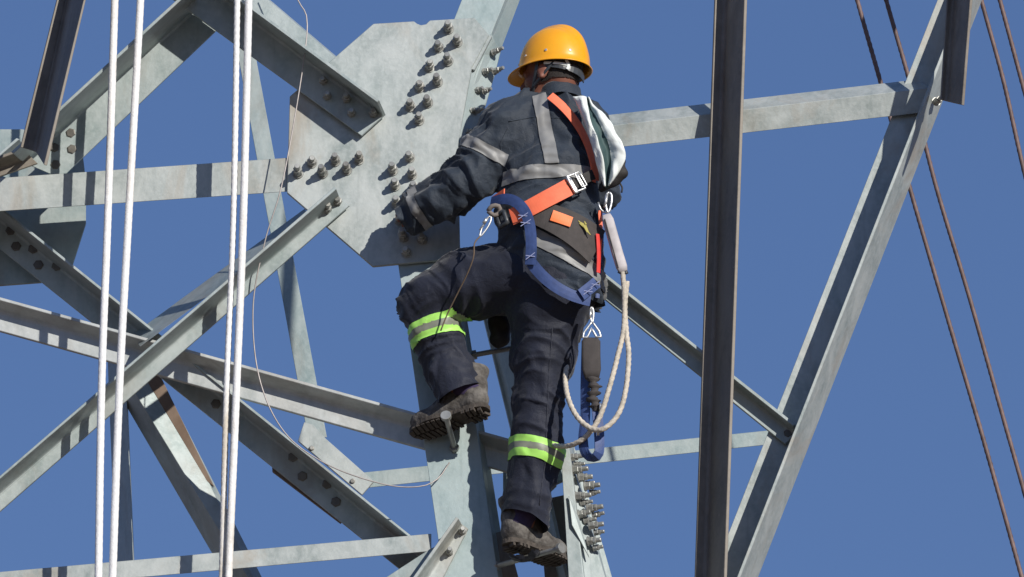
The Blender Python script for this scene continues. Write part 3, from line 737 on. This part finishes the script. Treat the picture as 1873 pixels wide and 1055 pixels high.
NCK = J(1022, 183, .055)
V = []; F = []; nS = 56
for iz, (rr, zz) in enumerate(((.082, -.020), (.078, -.006), (.074, .010), (.071, .026), (.0685, .030), (.066, .026), (.069, .005), (.073, -.02))):
    for k in range(nS):
        a = 2 * math.pi * k / nS; wob = 1 + .035 * math.sin(3 * a + zz * 40) + .02 * math.sin(7 * a + 1.3 + zz * 70)
        dx, dyy = math.cos(a) * rr * wob, math.sin(a) * rr * wob * .95
        V.append(NCK + Vector((dx, dyy, zz + .10 * dx - .22 * dyy)))
for iz in range(7):
    for k in range(nS): F.append((iz * nS + k, iz * nS + (k + 1) % nS, (iz + 1) * nS + (k + 1) % nS, (iz + 1) * nS + k))
mk('collar', V, F, M_JACKET, jacket, smooth=True)
# ---- reflective tape: strips cut cleanly out of the garment surface and raised
def band(src, name, co, no, cuts, reg, mats, parent, off=0.0035, extra=None, facing=None, label=None):
    base = wloc(src); bm = bmesh.new(); bm.from_mesh(src.data)
    c, n = Vector(co) - base, Vector(no).normalized(); R_ = reg
    kill = [f for f in bm.faces if (f.calc_center_median() - c).length > R_ or abs((f.calc_center_median() - c).dot(n)) > max(abs(x) for x in cuts) + .03]
    bmesh.ops.delete(bm, geom=kill, context='FACES')
    for q in cuts:
        bmesh.ops.bisect_plane(bm, geom=bm.faces[:] + bm.edges[:] + bm.verts[:], plane_co=c + n * q, plane_no=n)
    for (ec, en) in (extra or []):
        bmesh.ops.bisect_plane(bm, geom=bm.faces[:] + bm.edges[:] + bm.verts[:], plane_co=Vector(ec) - base, plane_no=Vector(en))
    def bad(f):
        m_ = f.calc_center_median(); t = (m_ - c).dot(n)
        if t < cuts[0] or t > cuts[-1]: return True
        for (ec, en) in (extra or []):
            if (m_ - (Vector(ec) - base)).dot(Vector(en)) < 0: return True
        if facing is not None and f.normal.dot(Vector(facing)) < 0.0: return True
        return False
    bmesh.ops.delete(bm, geom=[f for f in bm.faces if bad(f)], context='FACES')
    # keep only the piece nearest to the aim point
    bm.normal_update(); mi = []
    for v in bm.verts: v.co += v.normal * off
    bm.faces.ensure_lookup_table()
    for f in bm.faces:
        t = (f.calc_center_median() - c).dot(n); k = sum(1 for q in cuts[1:-1] if t > q); mi.append(k % len(mats))
    vv, ff = bm_arrays(bm); vv = [v + base for v in vv]; bm.free()
    o = mk(name, vv, ff, None, parent, smooth=True, mats=mats, midx=mi)
    if label: o['label'] = label
    return o
ARMN = (ELL - SHL).normalized()
armx = [(J(938, 300, .06), (-1, 0, .25))]
band(jacket, 'reflective_band', J(884, 277, .06), (J(893, 298, .06) - J(897, 252, .02) + (ELL - SHL) * 1.2), [-.019, .022], .13, [M_GREYTAPE], jacket, extra=[(J(930, 300, .05), (-1, 0, .3))])
band(jacket, 'reflective_band', J(772, 381, .15), fa, [-.017, .017], .11, [M_GREYTAPE], jacket)
band(jacket, 'reflective_band', J(1005, 334, .06), (-.02, -.04, 1), [-.024, .022], .26, [M_GREYTAPE], jacket, extra=[(J(921, 320, .0), (1, 0, -.15)), (J(1092, 300, .06), (-1, 0, 0))])
band(jacket, 'reflective_band', J(998, 240, -.02), (1, 0, .16), [-.023, .023], .20, [M_GREYTAPE], jacket, extra=[(J(1000, 323, .06), (0, 0, 1)), (J(1000, 300, .10), (0, -1, .0)), (J(985, 182, .04), (.25, 0, -1))])
band(jacket, 'reflective_band', J(1035, 488, .07), (.55, 0, 1), [-.027, .027], .26, [M_GREYTAPE], jacket, extra=[(J(972, 440, .06), (1, 0, 0))])
GT = [M_LIME, M_GREYT2]
kl = (J(822, 675, .19) - J(790, 590, .19)).normalized()
band(trousers, 'knee_band', J(798, 613, .19), kl + Vector((-.10, -.10, 0)), [-.034, -.012, .010, .034], .13, GT, trousers)
band(trousers, 'knee_band', J(976, 832, .16), Vector((-.22, -.05, -1)), [-.034, -.012, .010, .034], .14, GT, trousers)

# ---- boots
def boot(fr, ank, name):
    heel, Fv, Uv = fr; Sv = Fv.cross(Uv)
    def L(f, s, u): return heel + Fv * f + Sv * s + Uv * u
    c = L(.14, 0, .06); E = Field(np.array(tuple(c)) - .24, np.array(tuple(c)) + .24, 0.0055)
    E.cone(L(.045, 0, .055), .043, L(.050, 0, .16), .048, .02); E.cone(L(.05, 0, .05), .043, L(.15, 0, .042), .044, .02)
    a3 = (tuple(Fv), tuple(Sv), tuple(Uv))
    E.ell(L(.205, 0, .038), (.085, .050, .037), a3, .02); E.ell(L(.245, 0, .036), (.045, .046, .032), a3, .015)
    E.cone(L(.10, 0, .105), .042, L(.17, 0, .055), .036, .02); E.cone(L(.052, 0, .165), .052, L(.052, 0, .172), .052, .01)
    V_, Q_ = E.mesh(); N_ = vnormals(V_, Q_)
    t = (V_ - np.array(tuple(heel))) @ np.array(tuple(Fv)); u = (V_ - np.array(tuple(heel))) @ np.array(tuple(Uv))
    cr = np.exp(-((t - .16) / .03) ** 2) * np.exp(-((u - .07) / .03) ** 2) * np.sin(t * 330 + 60 * u)
    V_ = V_ + N_ * (cr * .0025 + (vnoise(V_ * 45, 4) - .5) * .006 + np.exp(-((u - .130) / .018) ** 2) * -.004)[:, None]
    o_bm = cut_keep(V_, Q_, [(L(.1, 0, .008), Uv, None), (L(.05, 0, .168), -Uv, None)]); vv, ff = bm_arrays(o_bm); o_bm.free()
    o = mk(name, vv, ff, M_BOOT, person, smooth=True)
    # sole with heel and lugs
    out = []
    for k in range(40):
        a = 2 * math.pi * k / 40; x = math.cos(a); y = math.sin(a)
        f = .145 + .152 * (abs(x) ** .8) * (1 if x > 0 else -1); wv = .046 + .010 * math.exp(-((f - .21) / .07) ** 2) - .010 * math.exp(-((f - .11) / .05) ** 2)
        out.append((f, wv * (abs(y) ** .7) * (1 if y > 0 else -1)))
    V = [L(f, s, .016) for f, s in out] + [L(f * 1.0, s * 1.02, 0.0) for f, s in out]; n = 40
    F = [tuple(range(n)), tuple(range(2 * n - 1, n - 1, -1))] + [(i, n + i, n + (i + 1) % n, (i + 1) % n) for i in range(n)]
    so_ = mk('sole', V, F, M_SOLE, o)
    V = []; F = []
    def box(f0, f1, s0, s1, u0, u1, sk=0.0):
        b = len(V)
        for u in (u0, u1):
            V.extend([L(f0, s0, u), L(f1, s0 , u), L(f1 + sk, s1, u), L(f0 + sk, s1, u)])
        F.extend([(b, b + 1, b + 2, b + 3), (b + 7, b + 6, b + 5, b + 4)] + [(b + i, b + 4 + i, b + 4 + (i + 1) % 4, b + (i + 1) % 4) for i in range(4)])
    for i in range(15):
        f = .008 + i * .0188
        if .083 < f < .115: continue
        hh = -.011 if f < .083 else -.006
        wv = .040 + .010 * math.exp(-((f - .21) / .07) ** 2) - (.014 if f > .265 or f < .015 else 0)
        box(f, f + .012, .003, wv, hh, -.0005, -.006); box(f, f + .012, -wv, -.003, hh, -.0005, .006)
    mk('tread', V, F, M_SOLE, o)
    # laces
    for i in range(4):
        q = .11 + i * .016; uu = .128 - i * .018
        tube('lace', [L(q, -.026, uu), L(q + .014, 0, uu + .022), L(q, .026, uu)], .0028, M_BLACK, o, step=.01, seg=6)
    # sock
    tube('sock', [L(.05, 0, .07), (L(.05, 0, .07) + ank) / 2, ank], .048, M_SOCK, o, step=.02, seg=20)
    return o
bl = boot(FRL, J(835, 690, .19), 'boot')
br = boot(FRR, J(960, 930, .20), 'boot')
bl['label'] = 'muddy brown boot of the raised leg, sole showing'; br['label'] = 'dusty grey brown boot of the straight leg'

# ---- sewn seams
def seam(src_v, src_q, pts, parent, mat):
    b = BVHTree.FromPolygons([Vector(x) for x in src_v.tolist()], src_q.tolist()); out = []
    for i in range(len(pts) - 1):
        for k in range(8):
            x = pts[i][0] + (pts[i + 1][0] - pts[i][0]) * k / 8; y = pts[i][1] + (pts[i + 1][1] - pts[i][1]) * k / 8
            h = b.ray_cast(CAMP, ray(x, y).normalized())
            if h[0] is not None: out.append(h[0])
    if len(out) > 3:
        V, F = tube_geo(out, .0022, 6); mk('seam', V, F, mat, parent, smooth=True)
seam(jV, jQ, [(930, 232), (915, 262), (918, 292), (930, 315)], jacket, M_JACKET)
seam(jV, jQ, [(930, 222), (975, 214), (1040, 216), (1062, 228)], jacket, M_JACKET)
seam(tV, tQ, [(1010, 600), (1004, 680), (1000, 760), (996, 850), (985, 935)], trousers, M_TROUS)
# ---- harness
def tree_of(objs):
    V = []; F = []
    for o in objs:
        b = len(V); off = wloc(o); V += [v.co + off for v in o.data.vertices]; F += [[b + i for i in p.vertices] for p in o.data.polygons]
    return BVHTree.FromPolygons(V, F)
def tree_raw(*ms):
    V = []; F = []
    for v, q in ms:
        b = len(V); V += [Vector(x) for x in v.tolist()]; F += (q + b).tolist()
    return BVHTree.FromPolygons(V, F)
hemz = P(1000, 548, -.09).z      # the jacket's own surface carries the straps above its hem, the trousers below
kk = pJ[0][pJ[1]].mean(axis=1)[:, 2] > hemz
BVH = tree_raw((pJ[0], pJ[1][kk]), pT)
def surf(px, py, off=.006, fb=0.0):
    d = ray(px, py).normalized(); h = BVH.ray_cast(CAMP, d)
    if h[0] is None: return P(px, py, fb), Vector((0, -1, 0)), False
    n = h[1]; n = n if n.dot(d) < 0 else -n
    return h[0] + n * off, n, True
def strap(name, pts, width, mat, parent, off=.008, fb=0.0, th=.003, sm=3):
    """pts in photograph pixels, laid on the clothes"""
    dense = []
    for i in range(len(pts) - 1):
        (x0, y0), (x1, y1) = pts[i], pts[i + 1]; n = max(1, int(math.hypot(x1 - x0, y1 - y0) / 9))
        dense += [(x0 + (x1 - x0) * k / n, y0 + (y1 - y0) * k / n) for k in range(n)]
    dense.append(pts[-1]); S = [surf(x, y, off, fb) for x, y in dense]; p = [s[0] for s in S]; nn = [s[1] for s in S]
    for it in range(sm):
        p = [p[0]] + [(p[i - 1] + p[i] * 2 + p[i + 1]) / 4 for i in range(1, len(p) - 1)] + [p[-1]]
        nn = [nn[0]] + [(nn[i - 1] + nn[i] * 2 + nn[i + 1]).normalized() for i in range(1, len(nn) - 1)] + [nn[-1]]
        nn = [nn[0]] + [(nn[i - 1] + nn[i] * 2 + nn[i + 1]).normalized() for i in range(1, len(nn) - 1)] + [nn[-1]]
    return ribbon(name, p, nn, width, mat, parent, th, step=.008)
harness = strap('harness', [(1006, 176), (1023, 188), (1045, 212), (1065, 243), (1080, 278), (1088, 310), (1088, 330)], .031, M_ORANGE, person, off=.005, sm=6)
tag(harness, 'orange and blue full body safety harness')
strap('hip_belt', [(968, 384), (1000, 394), (1035, 409), (1065, 428), (1092, 452)], (.075, .145), M_BLACK2, harness, off=.003, sm=10)
strap('waist_strap', [(938, 398), (965, 385), (1000, 365), (1030, 350), (1047, 340)], (.058, .060), M_ORANGE, harness, off=.010, sm=6)
strap('belt_end', [(1040, 345), (1060, 332), (1082, 320)], .034, M_BLACK, harness, off=.012)
strap('side_strap', [(1084, 300), (1086, 318), (1080, 332)], .028, M_ORANGE, harness, off=.010)
strap('side_strap', [(904, 366), (916, 360), (925, 352)], .024, M_ORANGE, harness, off=.008)
strap('leg_strap', [(906, 372), (925, 364), (945, 366), (962, 382), (972, 410), (975, 445), (973, 485)], .037, M_BLUE, harness, off=.017, sm=4)
strap('leg_strap', [(972, 480), (985, 500), (1005, 518), (1030, 534), (1055, 545), (1078, 550)], .038, M_BLUE, harness, off=.006, sm=6)
strap('leg_strap', [(1060, 540), (1074, 531), (1086, 518)], .040, M_BLUE, harness, off=.014, sm=3)
strap('side_strap', [(1089, 430), (1091, 455), (1091, 480), (1090, 500)], .016, plain('red_webbing', (0.75, 0.05, 0.04), 0.7), harness, off=.012)
ribbon('side_strap', [P(1100, 385, -.02), P(1101, 420, -.02), P(1099, 460, -.02), P(1096, 500, 0), P(1093, 545, .0)], (.3, -1, 0), .014, M_BLUE, harness)
ribbon('side_strap', [P(1097, 385, -.025), P(1099, 420, -.025), P(1096, 480, -.025)], (.3, -1, 0), .012, M_ORANGE, harness)
# stitch marks
for (x, y), w_ in (((962, 398), .034), ((966, 412), .034), ((974, 470), .030), ((1070, 534), .03), ((1082, 522), .03)):
    p, n, _ = surf(x, y, .0225 if x < 1000 else .0195); 
    ribbon('stitching', [p + Vector((-w_ / 2, 0, 0.002)), p + Vector((w_ / 2, 0, -.002))], (0, -1, -.1), .003, M_STITCH, harness, .0015)
    ribbon('stitching', [p + Vector((-w_ / 2, -.001, -.012)), p + Vector((w_ / 2, -.001, .012))], (0, -1, -.1), .0025, M_STITCH, harness, .0015)
# orange patch and little embroidered mark on the belt
strap('patch', [(1009, 395), (1026, 401), (1044, 408)], .038, plain('bright_orange_patch', (0.95, 0.20, 0.04), 0.5, var=.04), harness, off=.009, sm=8)
pe, ne, _ = surf(1065, 418, .008)
def mark(dx0, dy0, dx1, dy1, w0, w1):
    a = pe + Vector((dx0 * PXM, 0, -dy0 * PXM / .94)); b = pe + Vector((dx1 * PXM, 0, -dy1 * PXM / .94))
    ribbon('embroidered_mark', [a, (a + b) / 2, b], ne, (w0, w1), M_YEL, harness, .0015)
mark(-6, -9, 3, -3, .010, .016); mark(2, -5, 8, 8, .014, .008); mark(7, 6, 13, 13, .006, .003); mark(-9, -13, -5, -9, .003, .006); mark(2, -12, 5, -6, .003, .007)
# buckles
def ringbar(name, pts, r, mat, parent, closed=True):
    pts = list(pts) + ([pts[0]] if closed else []); path = []
    for a, b in zip(pts[:-1], pts[1:]): path += [a.lerp(b, k / 4) for k in range(4)]
    path.append(pts[-1]); V, F = tube_geo(path, r, 8); return mk(name, V, F, mat, parent, smooth=True)
def quad(name, px, py, off, wx, wz, rot, r, mat):
    c, n, _ = surf(px, py, off); u = Vector((math.cos(rot), 0, math.sin(rot))); u = (u - n * u.dot(n)).normalized(); v = n.cross(u)
    return ringbar(name, [c + u * wx + v * wz, c - u * wx + v * wz, c - u * wx - v * wz, c + u * wx - v * wz], r, mat, harness)
quad('buckle', 1050, 338, .017, .020, .030, .5, .0038, M_SILVER); quad('buckle', 1058, 332, .018, .010, .026, .5, .003, M_SILVER)
quad('buckle', 925, 402, .018, .016, .022, .3, .008, M_PLASTIC); quad('buckle', 1044, 343, .017, .004, .028, .5, .0045, M_SILVER)
# tail of grey webbing at the left hip
tube('webbing_loop', [P(893, 386, -.05), P(900, 377, -.06), P(912, 377, -.06), P(914, 388, -.05), P(904, 394, -.05), P(893, 386, -.05)], .008, plain('grey_webbing', (.2, .17, .15), .8), harness, step=.01)

# ------------------------------------------------------------------ things that hang on the climber
def snap(name, a, b, wd, r, mat, parent, origin=None):
    """elongated steel snap hook between two points"""
    a, b = Vector(a), Vector(b); d = (b - a); L = d.length; d.normalize(); s = d.cross(Vector((0, -1, 0))).normalized()
    pts = []
    for k in range(24):
        t = 2 * math.pi * k / 24; pts.append(a + d * (L * .5 - L * .5 * math.cos(t)) + s * (wd * math.sin(t) * (0.75 + .25 * math.cos(t))))
    V, F = tube_geo(pts + [pts[0]], r, 8); v, f = tube_geo([a + d * L * .1 + s * wd * .5, a + d * L * .75 + s * wd * .85], r * 1.25, 8, base=len(V)); V += v; F += f
    return mk(name, V, F, mat, parent, origin, smooth=True)
# hook and cord at the left hip
hk = snap('snap_hook', P(897, 396, -.07), P(878, 432, -.07), .011, .0032, M_SILVER, None, P(888, 414, -.07))
tag(hk, 'small shiny steel snap hook clipped at the climber\'s left hip', 'snap hook')
hook_eye = tube('swivel', [P(885, 408, -.075), P(890, 400, -.075)], .006, M_SILVER, hk, step=.01)
cord = tube('cord', [P(878, 432, -.07), P(868, 445, -.07), P(866, 470, -.06), P(855, 500, -.03), P(835, 540, .02), P(818, 575, .06), P(806, 605, .08)], .0026, M_CORD, None, P(806, 605, .08), step=.01, seg=6)
tag(cord, 'thin tan cord hanging from the left hip hook over the raised thigh', 'cord')

# lanyard: hook, pale shock absorber sleeve, beige rope loops
lan = empty('lanyard', P(1140, 510, -.06))
tag(lan, 'beige rope lanyard with a pale sleeve hooked to the right side of the harness', 'lanyard')
snap('snap_hook', P(1114, 352, -.07), P(1112, 388, -.07), .013, .0040, M_SILVER, lan)
tube('d_ring', [P(1094, 370, -.06), P(1099, 383, -.06), P(1109, 389, -.06), P(1117, 384, -.06)], .0035, M_SILVER, lan, step=.01)
def pack(name, pts, w_, th, mat, parent):
    path = [Vector(p) for p in pts]; V = []; F = []; n = len(path)
    for i, p in enumerate(path):
        t = (path[min(i + 1, n - 1)] - path[max(0, i - 1)]).normalized(); s = t.cross(Vector((0, -1, 0))).normalized(); q = Vector((0, -1, 0))
        e = .75 if i in (0, n - 1) else 1
        for k in range(12):
            a = 2 * math.pi * k / 12; V.append(p + s * (w_ * .5 * e * math.copysign(abs(math.cos(a)) ** .5, math.cos(a))) + q * (th * .5 * e * math.copysign(abs(math.sin(a)) ** .6, math.sin(a))))
    for i in range(n - 1):
        for k in range(12): F.append((i * 12 + k, i * 12 + (k + 1) % 12, (i + 1) * 12 + (k + 1) % 12, (i + 1) * 12 + k))
    F.append(tuple(range(12))); F.append(tuple((n - 1) * 12 + k for k in range(12))[::-1])
    return mk(name, V, F, mat, parent, smooth=True)
pk = pack('absorber_sleeve', [P(1109, 393, -.07), P(1112, 402, -.07), P(1120, 430, -.065), P(1129, 462, -.06), P(1137, 488, -.06), P(1140, 497, -.06)], .038, .022, M_PACK, lan)
ribbon('seam', [P(1106, 400, -.085), P(1117, 440, -.08), P(1131, 490, -.075)], (0, -1, 0), .004, M_BLACK2, pk)
tube('cable_tie', [P(1131, 496, -.06), P(1140, 500, -.06), P(1148, 497, -.06)], .006, M_PLASTIC, lan, step=.01)
TW = (0.09, 330, 3)
tube('rope', [P(1139, 498, -.06), P(1142, 540, -.06), P(1141, 600, -.06), P(1130, 650, -.06), P(1117, 700, -.06), P(1098, 760, -.05), P(1075, 795, -.03), P(1050, 812, .0), P(1026, 816, .06), P(1005, 812, .12)], .0085, M_TAN, lan, step=.004, seg=12, twist=TW)
tube('rope', [P(1147, 515, -.05), P(1143, 560, -.05), P(1146, 610, -.06), P(1150, 650, -.07), P(1145, 710, -.08), P(1132, 755, -.08), P(1108, 782, -.08), P(1085, 785, -.06), P(1058, 765, -.04), P(1040, 730, -.01), P(1034, 690, .05), P(1040, 655, .1)], .0085, M_TAN, lan, step=.004, seg=12, twist=TW)
# black sleeve strap with carabiner
st = empty('tool_strap', P(1081, 565, -.03))
tag(st, 'black padded strap with a blue loop hanging from a steel hook below the right hip', 'strap')
snap('snap_hook', P(1082, 562, -.03), P(1083, 590, -.03), .007, .0036, M_SILVER, st)
ringbar('hook_gate', [P(1083, 588, -.03), P(1068, 608, -.03), P(1066, 617, -.03), P(1074, 617, -.03), P(1082, 600, -.03), P(1091, 616, -.03), P(1099, 616, -.03), P(1096, 606, -.03)], .0036, M_SILVER, st)
pack('padded_sleeve', [P(1081, 618, -.03), P(1081, 624, -.03), P(1081, 650, -.03), P(1082, 676, -.03), P(1083, 692, -.03)], .062, .016, M_BLACK2, st)
def crumple():
    path = catmull([P(1083, 690, -.03), P(1088, 712, -.03), P(1084, 728, -.03), P(1092, 745, -.03), P(1090, 752, -.03)], .004); V = []; F = []; n = len(path)
    for i, p in enumerate(path):
        r_ = .017 + .006 * math.sin(i * 1.1) + .003 * math.sin(i * 2.7)
        for k in range(12):
            a = 2 * math.pi * k / 12; V.append(p + Vector((math.cos(a) * r_ * (1 + .2 * math.sin(a * 3 + i)), math.sin(a) * r_ * .7, 0)))
    for i in range(n - 1):
        for k in range(12): F.append((i * 12 + k, i * 12 + (k + 1) % 12, (i + 1) * 12 + (k + 1) % 12, (i + 1) * 12 + k))
    F.append(tuple(range(12))[::-1]); F.append(tuple((n - 1) * 12 + k for k in range(12)))
    mk('gathered_sleeve', V, F, M_BLACK2, st, smooth=True)
crumple()
ribbon('blue_loop', [P(1072, 625, -.01), P(1070, 700, -.01), P(1070, 760, -.01), P(1066, 800, -.01), P(1070, 828, -.01), P(1084, 838, -.02), P(1096, 828, -.03), P(1096, 790, -.03), P(1092, 750, -.03)],
       [(-.6, -1, 0), (-.6, -1, 0), (-.5, -1, 0), (-.6, -1, 0), (-.4, -.8, -.6), (0, -.6, -1), (.5, -.9, -.3), (.3, -1, 0), (.3, -1, 0)], .034, M_BLUE, st, .004)
tube('tie', [P(1098, 738, -.05), P(1099, 752, -.05)], .0045, M_SILVER, st, step=.01); tube('tie', [P(1094, 784, -.05), P(1094, 796, -.05)], .0045, M_SILVER, st, step=.01)
# shoulder bag
bag = empty('shoulder_bag', P(1110, 340, .0)); tag(bag, 'dark cloth bag with broad white edges hanging behind the right shoulder', 'bag')
def solidpoly(name, pts, mat, parent, push, bev=.004):
    pts = [P(*p) for p in pts]; n = len(pts); V = pts + [p + Vector(push) for p in pts]
    F = [tuple(range(n)), tuple(range(2 * n - 1, n - 1, -1))] + [(i, n + i, n + (i + 1) % n, (i + 1) % n) for i in range(n)]
    o = mk(name, V, F, mat, parent); bm = bmesh.new(); bm.from_mesh(o.data); bmesh.ops.triangulate(bm, faces=[f for f in bm.faces if len(f.verts) > 4]); bm.to_mesh(o.data); bm.free(); return o
def bagcover():
    cols = [[(1047, 178, -.075), (1060, 206, -.088), (1077, 250, -.094), (1091, 300, -.09), (1104, 343, -.075)],
            [(1072, 177, -.080), (1080, 215, -.112), (1096, 262, -.118), (1106, 305, -.108), (1108, 342, -.080)],
            [(1074, 178, -.075), (1093, 220, -.085), (1112, 260, -.090), (1118, 292, -.088), (1112, 340, -.078)],
            [(1079, 180, -.070), (1111, 217, -.095), (1138, 260, -.118), (1144, 290, -.110), (1120, 336, -.080)]]
    C = []
    for c in cols:
        p = catmull([P(*q) for q in c], .5); p = []
        ex = [P(*q) for q in c]; n = 28
        for k in range(n + 1):
            t = k / n * 4; i0 = min(3, int(t)); f = t - i0; a = ex[max(0, i0 - 1)]; b = ex[i0]; d = ex[i0 + 1]; e = ex[min(4, i0 + 2)]
            p.append(0.5 * ((2 * b) + (d - a) * f + (2 * a - 5 * b + 4 * d - e) * f * f + (3 * b - a - 3 * d + e) * f ** 3))
        C.append(p)
    W = []; seg = (5, 7, 6)
    for k in range(29):
        row = []
        for g_ in range(3):
            for q in range(seg[g_]):
                t = q / seg[g_]; p = C[g_][k].lerp(C[g_ + 1][k], t)
                row.append(p + Vector((0, -(.010 if g_ != 1 else -.012) * math.sin(math.pi * t), 0)))
        row.append(C[3][k]); W.append(row)
    m_ = len(W[0]); A = np.array([[tuple(p) for p in row] for row in W]).reshape(-1, 3)
    A[:, 1] += (vnoise(A * np.array([60, 20, 16]), 8) - .5) * .034 + (vnoise(A * 70, 9) - .5) * .010; A[:, 0] += (vnoise(A * 18, 11) - .5) * .010
    F = []; mi = []
    for k in range(28):
        for q in range(m_ - 1):
            F.append((k * m_ + q, k * m_ + q + 1, (k + 1) * m_ + q + 1, (k + 1) * m_ + q)); mi.append(1 if seg[0] <= q < seg[0] + seg[1] else 0)
    o = mk('bag_cover', A, F, None, bag, smooth=True, mats=[M_WHITE, M_TEAL], midx=mi)
    bm = bmesh.new(); bm.from_mesh(o.data); bmesh.ops.solidify(bm, geom=bm.faces[:], thickness=0.004); bm.to_mesh(o.data); bm.free()
bagcover()
def blob(name, cs, mat, parent, seed=0, amp=.006, k=.02):
    pts = [P(*c[:3]) for c in cs]; lo_ = np.min([tuple(p) for p in pts], axis=0) - .08; hi_ = np.max([tuple(p) for p in pts], axis=0) + .08
    E = Field(lo_, hi_, .005)
    for i in range(len(pts) - 1): E.cone(pts[i], cs[i][3], pts[i + 1], cs[i + 1][3], k)
    V_, Q_ = E.mesh(); N_ = vnormals(V_, Q_); V_ = V_ + N_ * ((vnoise(V_ * 40, seed) - .5) * 2 * amp)[:, None]
    return mk(name, V_, Q_, mat, parent, smooth=True)
blob('bag_base', [(1138, 296, -.05, .014), (1134, 318, -.05, .020), (1112, 334, -.045, .020), (1100, 345, -.04, .012)], M_BLACK, bag, 3)
tube('zip_pull', [P(1134, 335, -.06), P(1138, 343, -.06), P(1137, 352, -.06)], .003, M_BLACK, bag, step=.005)
# black pouch between the legs
pouch = blob('pouch', [(916, 575, .26, .030), (916, 590, .26, .036), (914, 618, .26, .034)], M_BLACK, None, 5, .004)
tag(pouch, 'black tool pouch hanging behind the climber\'s thighs', 'pouch')
